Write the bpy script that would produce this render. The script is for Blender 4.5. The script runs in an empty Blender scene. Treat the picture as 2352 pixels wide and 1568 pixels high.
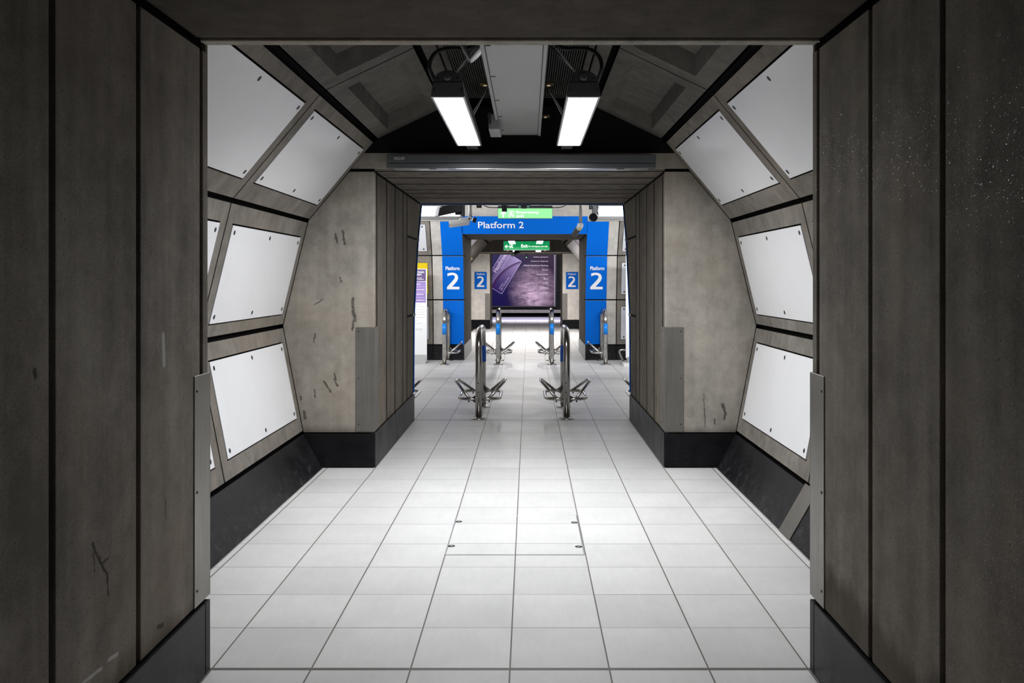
import bpy, bmesh, math, random
from mathutils import Vector, Matrix
random.seed(7)
scene = bpy.context.scene
COL = scene.collection
H = 1.56          # eye height
F = 1936.0        # focal length in pixels of the 2352 wide frame
VX, VY = 1214.0, 642.0
C = -0.074        # centre line of the passages

def at(px, py, Y):
    return Vector(((px - VX) * Y / F, Y, H - (py - VY) * Y / F))

# ------------------------------------------------------------------ materials
def new_mat(name):
    m = bpy.data.materials.new(name); m.use_nodes = True
    nt = m.node_tree
    return m, nt, nt.nodes['Principled BSDF']

class NG:
    """small helper to write node maths"""
    def __init__(s, nt): s.nt = nt
    def n(s, t, **kw):
        x = s.nt.nodes.new(t)
        for k, v in kw.items(): setattr(x, k, v)
        return x
    def link(s, a, b): s.nt.links.new(a, b)
    def put(s, sock, v):
        if hasattr(v, 'is_linked') or isinstance(v, bpy.types.NodeSocket): s.link(v, sock)
        else: sock.default_value = v
    def m(s, op, a, b=0.0, c=None, clamp=False):
        x = s.n('ShaderNodeMath', operation=op, use_clamp=clamp)
        s.put(x.inputs[0], a); s.put(x.inputs[1], b)
        if c is not None: s.put(x.inputs[2], c)
        return x.outputs[0]
    def pos(s):
        return s.n('ShaderNodeNewGeometry').outputs['Position']
    def sep(s, v):
        x = s.n('ShaderNodeSeparateXYZ'); s.link(v, x.inputs[0]); return x.outputs
    def comb(s, x, y, z):
        c = s.n('ShaderNodeCombineXYZ')
        s.put(c.inputs[0], x); s.put(c.inputs[1], y); s.put(c.inputs[2], z); return c.outputs[0]
    def scale(s, v, k):
        x = s.n('ShaderNodeVectorMath', operation='MULTIPLY'); s.link(v, x.inputs[0]); x.inputs[1].default_value = k; return x.outputs[0]
    def noise(s, v, sc, det=4, rough=.6, dist=0):
        x = s.n('ShaderNodeTexNoise'); s.link(v, x.inputs['Vector'])
        x.inputs['Scale'].default_value = sc; x.inputs['Detail'].default_value = det
        x.inputs['Roughness'].default_value = rough; x.inputs['Distortion'].default_value = dist
        return x.outputs['Fac']
    def ramp(s, v, a, b, lo=0.0, hi=1.0):
        x = s.n('ShaderNodeMapRange', clamp=True)
        s.put(x.inputs[0], v); x.inputs[1].default_value = a; x.inputs[2].default_value = b
        x.inputs[3].default_value = lo; x.inputs[4].default_value = hi
        return x.outputs[0]
    def mix(s, f, a, b, blend='MIX'):
        x = s.n('ShaderNodeMix', data_type='RGBA', blend_type=blend)
        s.put(x.inputs[0], f)
        for sock, v in ((x.inputs[6], a), (x.inputs[7], b)):
            s.put(sock, v if hasattr(v, 'is_linked') else (*v, 1))
        return x.outputs[2]
    def bump(s, h, strength, dist=.01):
        x = s.n('ShaderNodeBump'); s.link(h, x.inputs['Height'])
        x.inputs['Strength'].default_value = strength; x.inputs['Distance'].default_value = dist
        return x.outputs[0]

def simple(name, col, rough=.5, metal=0.0, coat=0.0, spec=.5):
    m, nt, b = new_mat(name)
    b.inputs['Base Color'].default_value = (*col, 1)
    b.inputs['Roughness'].default_value = rough
    b.inputs['Metallic'].default_value = metal
    b.inputs['Coat Weight'].default_value = coat
    b.inputs['Specular IOR Level'].default_value = spec
    return m

def emit(name, col, strength):
    m, nt, b = new_mat(name)
    b.inputs['Base Color'].default_value = (*col, 1)
    b.inputs['Emission Color'].default_value = (*col, 1)
    b.inputs['Emission Strength'].default_value = strength
    return m

def segments_mask(g, a, b, segs):
    """mask of worn strokes: a, b are the two wall coordinates, segs (a0,b0,a1,b1,halfwidth)"""
    out = None
    for (a0, b0, a1, b1, w) in segs:
        dx, dy = a1 - a0, b1 - b0
        L2 = dx * dx + dy * dy + 1e-9
        t = g.m('ADD', g.m('MULTIPLY', g.m('SUBTRACT', a, a0), dx / L2), g.m('MULTIPLY', g.m('SUBTRACT', b, b0), dy / L2), clamp=True)
        ex = g.m('SUBTRACT', a, g.m('MULTIPLY_ADD', t, dx, a0))
        ey = g.m('SUBTRACT', b, g.m('MULTIPLY_ADD', t, dy, b0))
        d = g.m('SQRT', g.m('ADD', g.m('MULTIPLY', ex, ex), g.m('MULTIPLY', ey, ey)))
        k = g.ramp(d, w * .5, w * 1.25, 1, 0)
        out = k if out is None else g.m('MAXIMUM', out, k)
    return out

def concrete(name, col=(.235, .215, .19), dark=.55, glitter=0.0, strokes=None, grime=None, streak=.5, pale_strokes=None, spec=.12):
    m, nt, b = new_mat(name); g = NG(nt)
    p = g.pos(); x, y, z = g.sep(p)
    big = g.noise(p, 1.7, 5, .6)
    mid = g.noise(p, 9, 5, .65)
    fine = g.noise(p, 170, 3, .75)
    st = g.noise(g.scale(p, (9, 9, .55)), 1.0, 4, .6)
    f = g.m('ADD', g.m('MULTIPLY', g.ramp(big, .3, .7), .45), g.m('MULTIPLY', g.ramp(mid, .3, .7), .42))
    f = g.m('ADD', f, g.m('MULTIPLY', g.ramp(st, .35, .7), .25 * streak * 2))
    f = g.m('ADD', f, g.m('MULTIPLY', g.m('SUBTRACT', fine, .5), 1.35))
    c0 = tuple(v * dark for v in col); c1 = tuple(v * 1.25 for v in col)
    c = g.mix(g.ramp(f, .18, 1.1), c0, c1)
    # pits and specks
    vor = g.n('ShaderNodeTexVoronoi'); g.link(p, vor.inputs['Vector']); vor.inputs['Scale'].default_value = 38
    pit = g.m('MULTIPLY', g.ramp(vor.outputs['Distance'], .08, .16, 1, 0), g.ramp(mid, .52, .58))
    c = g.mix(g.m('MULTIPLY', pit, .7), c, tuple(v * .3 for v in col))
    # brownish tint in patches
    tint = g.ramp(g.noise(p, .9, 3), .45, .7)
    c = g.mix(g.m('MULTIPLY', tint, .3), c, (col[0] * 1.02, col[1] * .88, col[2] * .72))
    wob = g.noise(p, 26, 3)
    if strokes:
        a = {'x': x, 'y': y}[strokes[0]]
        aw = g.m('MULTIPLY_ADD', g.m('SUBTRACT', wob, .5), .03, a)
        zw = g.m('MULTIPLY_ADD', g.m('SUBTRACT', mid, .5), .03, z)
        k = segments_mask(g, aw, zw, strokes[1])
        k = g.m('MULTIPLY', k, g.ramp(g.noise(p, 60, 3), .3, .5, .35, 1))
        c = g.mix(g.m('MULTIPLY', k, .8), c, (.03, .027, .024))
    if pale_strokes:
        a = {'x': x, 'y': y}[pale_strokes[0]]
        k = segments_mask(g, a, g.m('MULTIPLY_ADD', g.m('SUBTRACT', mid, .5), .02, z), pale_strokes[1])
        c = g.mix(g.m('MULTIPLY', k, .55), c, (.6, .58, .55))
    if grime:
        hgt = g.m('MULTIPLY_ADD', g.noise(g.scale(p, (3, 3, .6)), 1.6, 4), grime[1], grime[0])
        k = g.ramp(g.m('SUBTRACT', z, hgt), -.05, .02, 1, 0)
        c = g.mix(g.m('MULTIPLY', k, .6), c, (.055, .042, .03))
    g.link(c, b.inputs['Base Color'])
    b.inputs['Roughness'].default_value = .85
    b.inputs['Specular IOR Level'].default_value = spec
    h = g.m('ADD', g.m('MULTIPLY', fine, .6), g.m('MULTIPLY', pit, -1.5))
    nb = g.bump(h, .35, .004)
    g.link(nb, b.inputs['Normal'])
    if glitter:
        v2 = g.n('ShaderNodeTexVoronoi'); g.link(p, v2.inputs['Vector']); v2.inputs['Scale'].default_value = 230
        sx, sy, sz = g.sep(v2.outputs['Color'])
        mask = g.m('MULTIPLY', g.m('GREATER_THAN', sx, .7), g.ramp(v2.outputs['Distance'], .22, .34, 1, 0))
        off = g.n('ShaderNodeVectorMath', operation='MULTIPLY_ADD')
        g.link(v2.outputs['Color'], off.inputs[0]); off.inputs[1].default_value = (.34, .34, .34); off.inputs[2].default_value = (-.17, -.17, -.17)
        add = g.n('ShaderNodeVectorMath', operation='ADD')
        g.link(off.outputs[0], add.inputs[0]); g.link(g.n('ShaderNodeNewGeometry').outputs['Normal'], add.inputs[1])
        nrm = g.n('ShaderNodeVectorMath', operation='NORMALIZE'); g.link(add.outputs[0], nrm.inputs[0])
        gl = g.n('ShaderNodeBsdfGlossy'); gl.inputs['Roughness'].default_value = .16
        gl.inputs['Color'].default_value = (.6, .6, .62, 1)
        g.link(nrm.outputs[0], gl.inputs['Normal'])
        mx = g.n('ShaderNodeMixShader'); g.link(g.m('MULTIPLY', mask, glitter), mx.inputs[0])
        g.link(b.outputs[0], mx.inputs[1]); g.link(gl.outputs[0], mx.inputs[2])
        g.link(mx.outputs[0], nt.nodes['Material Output'].inputs['Surface'])
    return m

def tile_mat():
    m, nt, b = new_mat('floor_tile'); g = NG(nt)
    p = g.pos(); x, y, z = g.sep(p)
    u = g.m('DIVIDE', g.m('ADD', x, .0745 + 40 * .3985), .3985)
    v = g.m('DIVIDE', g.m('ADD', y, -3.378 + 40 * .4), .4)
    fu = g.m('ABSOLUTE', g.m('SUBTRACT', g.m('FRACT', g.m('ADD', u, .5)), .5))
    fv = g.m('ABSOLUTE', g.m('SUBTRACT', g.m('FRACT', g.m('ADD', v, .5)), .5))
    lu = g.ramp(fu, .0065, .0095, 1, 0)
    cellrow = g.n('ShaderNodeTexWhiteNoise', noise_dimensions='2D')
    g.link(g.comb(g.m('FLOOR', u), g.m('ROUND', v), 0), cellrow.inputs['Vector'])
    lv = g.m('MULTIPLY', g.ramp(fv, .0045, .0075, 1, 0), g.ramp(cellrow.outputs['Value'], 0, 1, .45, .95))
    line = g.m('MAXIMUM', lu, lv)
    for yy in (3.378, 9.362, 13.3, 16.37):
        line = g.m('MAXIMUM', line, g.ramp(g.m('ABSOLUTE', g.m('SUBTRACT', y, yy)), .009, .013, 1, 0))
    cell = g.n('ShaderNodeTexWhiteNoise', noise_dimensions='2D')
    g.link(g.comb(g.m('FLOOR', u), g.m('FLOOR', v), 0), cell.inputs['Vector'])
    tone = g.ramp(cell.outputs['Value'], 0, 1, .92, 1.03)
    n1 = g.noise(p, 2.2, 6, .65); n2 = g.noise(g.scale(p, (14, 3, 1)), 2.0, 5, .7)
    n3 = g.noise(p, 90, 2)
    tone = g.m('MULTIPLY', tone, g.ramp(n1, .25, .7, .9, 1.03))
    tone = g.m('MULTIPLY', tone, g.ramp(n2, .3, .75, .95, 1.02))
    tone = g.m('MULTIPLY', tone, g.ramp(n3, .2, .8, .98, 1.02))
    # dirt that gathers along the joints
    edge = g.m('MULTIPLY', g.m('MAXIMUM', g.ramp(fu, 0, .06, 1, 0), g.ramp(fv, 0, .05, 1, 0)), g.ramp(n1, .45, .75))
    base = g.mix(g.m('MULTIPLY', edge, .25), (.745, .74, .73), (.52, .47, .40))
    col = g.n('ShaderNodeVectorMath', operation='MULTIPLY'); g.link(base, col.inputs[0]); g.link(g.comb(tone, tone, tone), col.inputs[1])
    c = g.mix(g.m('MULTIPLY', line, .88), col.outputs[0], (.075, .062, .05))
    g.link(c, b.inputs['Base Color'])
    g.link(g.ramp(n1, .3, .7, .40, .52), b.inputs['Roughness'])
    b.inputs['Specular IOR Level'].default_value = .25
    g.link(g.bump(g.m('SUBTRACT', g.m('MULTIPLY', n3, .08), line), .25, .002), b.inputs['Normal'])
    return m

def plinth_mat(name='plinth_black', scuff=.4, spec=.2):
    m, nt, b = new_mat(name); g = NG(nt)
    p = g.pos(); x, y, z = g.sep(p)
    n = g.noise(p, 3.5, 6, .7); s = g.noise(g.scale(p, (1, 1, 1.5)), 16, 6, .75)
    k = g.m('MULTIPLY', g.ramp(s, .5, .75), g.ramp(g.m('ADD', z, g.m('MULTIPLY', n, -.15)), .0, .12, 1, .12))
    c = g.mix(g.ramp(n, .3, .7), (.006, .006, .007), (.017, .017, .019))
    c = g.mix(g.m('MULTIPLY', k, scuff), c, (.12, .12, .125))
    g.link(c, b.inputs['Base Color'])
    g.link(g.ramp(n, .3, .7, .34, .5), b.inputs['Roughness'])
    b.inputs['Specular IOR Level'].default_value = spec
    return m

def steel_mat(name='steel', rough=.28, col=(.55, .54, .53), brush=(1, 1, 60)):
    m, nt, b = new_mat(name); g = NG(nt)
    p = g.pos(); n = g.noise(g.scale(p, brush), 3, 3)
    d = g.noise(p, 4, 4)
    g.link(g.mix(g.ramp(d, .3, .75), tuple(v * .78 for v in col), col), b.inputs['Base Color'])
    b.inputs['Metallic'].default_value = 1
    g.link(g.ramp(n, .3, .7, rough * .8, rough * 1.25), b.inputs['Roughness'])
    return m

def enamel_mat(name, col, rough=.2, spec=.5):
    m, nt, b = new_mat(name); g = NG(nt)
    p = g.pos(); n = g.noise(p, 1.3, 4); s = g.noise(p, 40, 3)
    g.link(g.mix(g.ramp(n, .3, .75), tuple(v * .93 for v in col), col), b.inputs['Base Color'])
    g.link(g.ramp(n, .3, .7, rough * .85, rough * 1.2), b.inputs['Roughness'])
    b.inputs['Specular IOR Level'].default_value = spec
    g.link(g.bump(g.noise(p, .9, 1), .35, .012), b.inputs['Normal'])
    return m

def poster_mat():
    m, nt, b = new_mat('poster_print'); g = NG(nt)
    p = g.pos(); x, y, z = g.sep(p)
    n = g.noise(g.scale(p, (1, 1, 3.2)), 1.5, 5, .6, 1.2)
    dx = g.m('SUBTRACT', x, .25); dz = g.m('SUBTRACT', z, 1.0)
    d = g.m('SQRT', g.m('ADD', g.m('MULTIPLY', dx, dx), g.m('MULTIPLY', g.m('MULTIPLY', dz, dz), .8)))
    k = g.ramp(d, .15, 1.25, 1, 0)
    k = g.m('MULTIPLY', k, g.ramp(n, .28, .68, .25, 1.1))
    bands = g.ramp(g.noise(g.scale(p, (6, 1, .6)), 1.0, 3), .35, .65, .75, 1.1)
    k = g.m('MULTIPLY', k, bands)
    left = g.ramp(x, -1.2, .3, 1, 0)
    c = g.mix(left, (.03, .011, .038), (.010, .006, .075))
    c = g.mix(g.m('POWER', k, 1.15), c, (1.0, .72, .86))
    g.link(c, b.inputs['Base Color'])
    b.inputs['Specular IOR Level'].default_value = .08
    b.inputs['Roughness'].default_value = .35
    return m

def card_mat():
    m, nt, b = new_mat('card_print'); g = NG(nt)
    p = g.pos(); x, y, z = g.sep(p)
    # diagonal sheen printed on the card plus one dark swoosh
    t = g.m('ADD', g.m('MULTIPLY', x, .8), g.m('MULTIPLY', z, .6))
    c = g.mix(g.m('POWER', g.ramp(t, -.6, 1.25), 1.8), (.035, .014, .12), (.52, .40, .66))
    dx = g.m('SUBTRACT', x, .185); dz = g.m('SUBTRACT', z, .436)
    r = g.m('SQRT', g.m('ADD', g.m('MULTIPLY', dx, dx), g.m('MULTIPLY', dz, dz)))
    sw = g.m('MULTIPLY', g.ramp(r, 1.90, 2.0, 0, 1), g.ramp(r, 2.03, 2.045, 1, 0))
    c = g.mix(g.m('MULTIPLY', sw, .85), c, (.05, .006, .06))
    sw2 = g.m('MULTIPLY', g.ramp(r, 2.045, 2.05, 0, 1), g.ramp(r, 2.06, 2.3, 1, 0))
    c = g.mix(g.m('MULTIPLY', sw2, .25), c, (.6, .5, .75))
    g.link(c, b.inputs['Base Color'])
    b.inputs['Specular IOR Level'].default_value = .08
    b.inputs['Roughness'].default_value = .3
    return m

M = {}
M['tile'] = tile_mat()
def zx(px, py, Y=7.0):
    p = at(px, py, Y); return p.x, p.z
def stroke(px0, py0, px1, py1, w, Y=7.0):
    a = zx(px0, py0, Y); b = zx(px1, py1, Y); return (a[0], a[1], b[0], b[1], w)
end_strokes = [stroke(770, 537, 775, 558, .010), stroke(787, 530, 792, 560, .011), stroke(780, 636, 784, 648, .007),
    stroke(722, 700, 743, 686, .004), stroke(810, 686, 811, 715, .012), stroke(812, 715, 815, 735, .016), stroke(812, 738, 809, 757, .010),
    stroke(724, 766, 721, 785, .007), stroke(768, 858, 772, 874, .008), stroke(744, 876, 760, 900, .010), stroke(768, 870, 775, 885, .009),
    stroke(722, 895, 724, 912, .006), stroke(690, 910, 692, 918, .007), stroke(699, 945, 700, 960, .013),
    stroke(1660, 930, 1665, 945, .014), stroke(1667, 946, 1664, 962, .010), stroke(1616, 905, 1620, 980, .004), stroke(1641, 962, 1642, 975, .006)]
def side(px, py, X):
    Y = X * F / (px - VX); return Y, H - (py - VY) * Y / F
def sstroke(px0, py0, px1, py1, w, X):
    a = side(px0, py0, X); b = side(px1, py1, X); return (a[0], a[1], b[0], b[1], w)
XL, XR = -1.281, 1.133
near_strokes = [sstroke(213, 1250, 246, 1315, .007, XL), sstroke(246, 1315, 248, 1368, .006, XL), sstroke(235, 1290, 248, 1280, .005, XL),
    sstroke(216, 1270, 217, 1312, .004, XL), sstroke(380, 1140, 381, 1190, .003, XL), sstroke(80, 850, 82, 862, .010, XL),
    sstroke(365, 1440, 372, 1436, .010, XL)]
near_pale = [sstroke(375, 770, 377, 835, .013, XL), sstroke(250, 1515, 270, 1500, .007, XL), sstroke(190, 1568, 233, 1535, .006, XL)]
M['concrete'] = concrete('concrete', streak=.5)
M['concrete_end'] = concrete('concrete_end_wall', col=(.38, .352, .31), strokes=('x', end_strokes), grime=(.29, .09))
M['concrete_near'] = concrete('concrete_near', col=(.255, .232, .203), glitter=.2, spec=.03, strokes=('y', near_strokes), pale_strokes=('y', near_pale), grime=(.24, .22), streak=.8)
M['concrete_near_right'] = concrete('concrete_near_right', col=(.28, .255, .222), glitter=.2, spec=.03, grime=(.30, .30), streak=.8)
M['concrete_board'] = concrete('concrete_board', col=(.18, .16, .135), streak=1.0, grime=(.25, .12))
M['concrete_pale'] = concrete('concrete_pale', col=(.56, .535, .50), dark=.7, streak=.2)
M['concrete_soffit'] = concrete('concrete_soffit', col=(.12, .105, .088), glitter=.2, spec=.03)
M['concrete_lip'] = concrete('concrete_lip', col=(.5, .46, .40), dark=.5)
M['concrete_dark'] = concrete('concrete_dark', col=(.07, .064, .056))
M['concrete_reveal'] = concrete('concrete_reveal', col=(.11, .10, .088), streak=1.0, grime=(.25, .12))
M['concrete_light'] = concrete('concrete_light', col=(.78, .74, .69), dark=.75, streak=.2)
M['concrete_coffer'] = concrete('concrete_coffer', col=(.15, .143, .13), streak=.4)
M['joint'] = simple('joint_black', (.004, .004, .004), .8, spec=.05)
M['paint_black'] = simple('black_paint', (.008, .008, .008), .7, spec=.2)
M['plinth'] = plinth_mat()
M['plinth_end'] = plinth_mat('plinth_dark', .1, .05)  # end wall copy, darker through fewer scuffs and less specular
M['steel'] = steel_mat('stainless_tube', .22, (.58, .56, .53))
M['steel_plate'] = steel_mat('steel_plate', .45, (.31, .295, .27), (60, 60, 1))
M['enamel'] = enamel_mat('white_enamel', (.88, .88, .90), .17)
M['enamel_grey'] = enamel_mat('pale_enamel', (.62, .63, .67), .25)
M['screw'] = simple('dark_screw', (.05, .05, .055), .4, .6)
M['blue'] = enamel_mat('blue_vinyl', (.0, .135, .64), .4, .1)
M['lintel_strip'] = simple('lintel_strip', (.10, .16, .30), .3)
M['blue_dark'] = simple('blue_band', (.0, .10, .55), .35)
M['blue_band'] = simple('blue_band_light', (.0, .22, .75), .35)
M['white'] = simple('white_letter', (.85, .85, .87), .4)
M['grey_letter'] = simple('grey_letter', (.42, .42, .45), .5)
M['white_board'] = simple('white_board', (.85, .85, .86), .35)
M['yellow'] = enamel_mat('yellow_sheet', (.80, .58, .01), .3)
M['yellow_dark'] = enamel_mat('yellow_sheet_deep', (.62, .43, .0), .3)
M['purple_dark'] = simple('purple_dark', (.10, .05, .17), .4)
M['purple'] = simple('purple_mid', (.30, .20, .50), .4)
M['dark_metal'] = simple('dark_grey_metal', (.10, .10, .115), .5)
M['mid_metal'] = simple('mid_grey_metal', (.085, .09, .094), .5)
M['grey_metal'] = simple('light_grey_metal', (.34, .34, .34), .45)
M['alu'] = simple('aluminium', (.6, .6, .6), .35, 1)
M['brass'] = simple('brass', (.65, .5, .3), .3, 1)
M['rubber'] = simple('black_rubber', (.012, .012, .012), .5)
M['black_box'] = simple('black_housing', (.02, .02, .024), .4)
M['cam_white'] = simple('camera_white', (.8, .8, .8), .35)
M['glass_dark'] = simple('dark_lens', (.01, .01, .012), .08)
M['duct'] = enamel_mat('duct_grey', (.36, .355, .35), .4)
M['rib'] = simple('ribbed_deck', (.085, .082, .076), .5)
M['lamp'] = emit('lamp_diffuser', (.96, .98, 1.0), 6)
M['lamp_hall'] = emit('lamp_diffuser_hall', (.96, .98, 1.0), 4)
M['fill_hall_rear'] = M['lamp_hall']
M['lamp_far'] = emit('lamp_diffuser_far', (1.0, .97, .96), 30)
M['fill_hall_near'] = M['lamp_hall']
M['lamp_far_front'] = M['lamp_far']
M['fill_platform'] = emit('fill_diffuser_platform', (.86, .84, 1.0), 30)
M['sign_pale'] = emit('sign_pale_green', (.32, .90, .36), .75)
M['sign_green'] = emit('sign_green', (.0, .30, .09), .65)
M['sign_white'] = emit('sign_white', (.92, 1, .94), 1.0)
M['led'] = emit('green_led', (.2, 1, .6), 2.5)
M['small_lamp'] = emit('small_lamp', (1, .98, .95), 6)
M['amber_lamp'] = simple('amber_stud', (.5, .32, .18), .4)
M['poster'] = poster_mat()
M['card'] = card_mat()
M['print_pink'] = simple('pale_print', (.85, .74, .85), .4)
M['print_lilac'] = simple('lilac_print', (.72, .62, .90), .4)
M['coping'] = simple('platform_coping', (.34, .33, .40), .45)  # lavender tint puts reflected poster light into the coping colour
M['track'] = simple('track_bed', (.03, .028, .03), .8)

# ------------------------------------------------------------------ mesh helpers
class Plane:
    """local frame: point(u, v, d) = O + u U + v V + d N"""
    def __init__(s, O, U, V, N=None):
        s.O, s.U, s.V = Vector(O), Vector(U).normalized(), Vector(V).normalized()
        s.N = Vector(N).normalized() if N is not None else s.U.cross(s.V).normalized()
    def p(s, u, v, d=0): return s.O + s.U * u + s.V * v + s.N * d

WORLD = Plane((0, 0, 0), (1, 0, 0), (0, 1, 0), (0, 0, 1))

class MB:
    def __init__(s): s.bm = bmesh.new()
    def face(s, pts, mi=0):
        f = s.bm.faces.new([s.bm.verts.new(p) for p in pts]); f.material_index = mi; return f
    def hexa(s, c, mi=0, bev=0.0, seg=1):
        vs = [s.bm.verts.new(p) for p in c]
        fs = []
        for q in ((3, 2, 1, 0), (4, 5, 6, 7), (0, 1, 5, 4), (1, 2, 6, 5), (2, 3, 7, 6), (3, 0, 4, 7)):
            f = s.bm.faces.new([vs[i] for i in q]); f.material_index = mi; fs.append(f)
        if bev:
            es = list({e for f in fs for e in f.edges})
            r = bmesh.ops.bevel(s.bm, geom=es, offset=bev, segments=seg, profile=.6, affect='EDGES', clamp_overlap=True)
            for f in r['faces']: f.material_index = mi
        return vs
    def pbox(s, P, u0, u1, v0, v1, d0, d1, mi=0, bev=0.0, seg=1):
        return s.hexa([P.p(u0, v0, d0), P.p(u1, v0, d0), P.p(u1, v1, d0), P.p(u0, v1, d0),
                       P.p(u0, v0, d1), P.p(u1, v0, d1), P.p(u1, v1, d1), P.p(u0, v1, d1)], mi, bev, seg)
    def box(s, x0, x1, y0, y1, z0, z1, mi=0, bev=0.0, seg=1):
        return s.pbox(WORLD, x0, x1, y0, y1, z0, z1, mi, bev, seg)
    def prism(s, pts, vec, mi=0, bev=0.0, seg=1):
        """closed polygon pts extruded by vec"""
        vec = Vector(vec)
        a = [s.bm.verts.new(p) for p in pts]; b = [s.bm.verts.new(Vector(p) + vec) for p in pts]
        n = len(pts); fs = [s.bm.faces.new(a[::-1]), s.bm.faces.new(b)]
        for i in range(n): fs.append(s.bm.faces.new((a[i], a[(i + 1) % n], b[(i + 1) % n], b[i])))
        for f in fs: f.material_index = mi
        if bev:
            es = list({e for f in fs for e in f.edges})
            r = bmesh.ops.bevel(s.bm, geom=es, offset=bev, segments=seg, profile=.6, affect='EDGES', clamp_overlap=True)
            for f in r['faces']: f.material_index = mi
    def ring(s, P, o, i, d, di, slope=0.0, mi=0, floor_mi=None):
        """rectangular frame face at depth d around an opening i=(u0,u1,v0,v1), walls down to depth di; floor_mi fills the bottom"""
        def rect(r, dd): u0, u1, v0, v1 = r; return [P.p(u0, v0, dd), P.p(u1, v0, dd), P.p(u1, v1, dd), P.p(u0, v1, dd)]
        O, I = rect(o, d), rect(i, d)
        j = (i[0] + slope, i[1] - slope, i[2] + slope, i[3] - slope)
        J = rect(j, di)
        for k in range(4):
            l = (k + 1) % 4
            s.face([O[k], O[l], I[l], I[k]], mi); s.face([I[k], I[l], J[l], J[k]], mi)
        if floor_mi is not None: s.face(J, floor_mi)
        B = rect(o, -.05)
        for k in range(4):
            l = (k + 1) % 4
            s.face([O[k], B[k], B[l], O[l]], mi)
    def cyl(s, p0, p1, r, r1=None, n=20, mi=0, caps=True):
        p0, p1 = Vector(p0), Vector(p1); r1 = r if r1 is None else r1
        ax = (p1 - p0).normalized()
        t = ax.orthogonal().normalized(); w = ax.cross(t)
        a, b = [], []
        for i in range(n):
            q = t * math.cos(2 * math.pi * i / n) + w * math.sin(2 * math.pi * i / n)
            a.append(s.bm.verts.new(p0 + q * r)); b.append(s.bm.verts.new(p1 + q * r1))
        for i in range(n):
            f = s.bm.faces.new((a[i], a[(i + 1) % n], b[(i + 1) % n], b[i])); f.material_index = mi; f.smooth = True
        if caps:
            f = s.bm.faces.new(a[::-1]); f.material_index = mi
            f = s.bm.faces.new(b); f.material_index = mi
    def lathe(s, c, prof, axis=(0, 0, 1), n=28, mi=0):
        """prof: (radius, height) list along axis from c"""
        c = Vector(c); ax = Vector(axis).normalized(); t = ax.orthogonal().normalized(); w = ax.cross(t)
        rings = []
        for r, h in prof:
            rings.append([s.bm.verts.new(c + ax * h + (t * math.cos(2 * math.pi * i / n) + w * math.sin(2 * math.pi * i / n)) * max(r, 1e-4)) for i in range(n)])
        for a, b in zip(rings, rings[1:]):
            for i in range(n):
                f = s.bm.faces.new((a[i], a[(i + 1) % n], b[(i + 1) % n], b[i])); f.smooth = True; f.material_index = mi
        for rr, rev in ((rings[0], True), (rings[-1], False)):
            f = s.bm.faces.new(rr[::-1] if rev else rr); f.material_index = mi
    def tube(s, pts, r, n=14, mi=0, caps=True):
        pts = [Vector(p) for p in pts]
        tan = []
        for i in range(len(pts)):
            a = pts[max(i - 1, 0)]; b = pts[min(i + 1, len(pts) - 1)]; tan.append((b - a).normalized())
        nrm = tan[0].orthogonal().normalized(); rings = []
        for i, p in enumerate(pts):
            nrm = (nrm - tan[i] * nrm.dot(tan[i])).normalized(); bi = tan[i].cross(nrm)
            rings.append([s.bm.verts.new(p + (nrm * math.cos(2 * math.pi * k / n) + bi * math.sin(2 * math.pi * k / n)) * r) for k in range(n)])
        for a, b in zip(rings, rings[1:]):
            for k in range(n):
                f = s.bm.faces.new((a[k], a[(k + 1) % n], b[(k + 1) % n], b[k])); f.smooth = True; f.material_index = mi
        if caps:
            for rr in (rings[0][::-1], rings[-1]):
                f = s.bm.faces.new(rr); f.material_index = mi
    def build(s, name, mats, parent=None, origin=None, fix=True):
        if fix: bmesh.ops.recalc_face_normals(s.bm, faces=s.bm.faces)
        me = bpy.data.meshes.new(name); s.bm.to_mesh(me); s.bm.free()
        for m in (mats if isinstance(mats, (list, tuple)) else [mats]): me.materials.append(M[m] if isinstance(m, str) else m)
        return link_mesh(name, me, parent, origin)

def link_mesh(name, me, parent=None, origin=None):
    """me is in world coordinates; gives the object an origin at its base (or origin) and parents it"""
    o = bpy.data.objects.new(name, me); COL.objects.link(o)
    vs = [v.co for v in me.vertices]
    if origin is None:
        lo = [min(v[i] for v in vs) for i in range(3)]; hi = [max(v[i] for v in vs) for i in range(3)]
        origin = Vector(((lo[0] + hi[0]) / 2, (lo[1] + hi[1]) / 2, lo[2]))
    origin = Vector(origin)
    me.transform(Matrix.Translation(-origin))
    if parent is not None:
        o.parent = parent; o.location = origin - world_loc(parent)
    else: o.location = origin
    return o

def world_loc(o):
    v = Vector((0, 0, 0))
    while o is not None: v += o.location; o = o.parent
    return v

def empty(name, loc, label, cat, group=None):
    o = bpy.data.objects.new(name, None); COL.objects.link(o); o.location = loc
    o.empty_display_size = .1
    return tag(o, label, cat, group)

def tag(o, label, cat, group=None):
    o['label'] = label; o['category'] = cat
    if group: o['group'] = group
    return o

def struct(o):
    o['kind'] = 'structure'; return o

def copy_tree(src, parent=None):
    c = src.copy(); COL.objects.link(c)
    if parent is not None: c.parent = parent
    for ch in list(src.children): copy_tree(ch, c)
    return c

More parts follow.
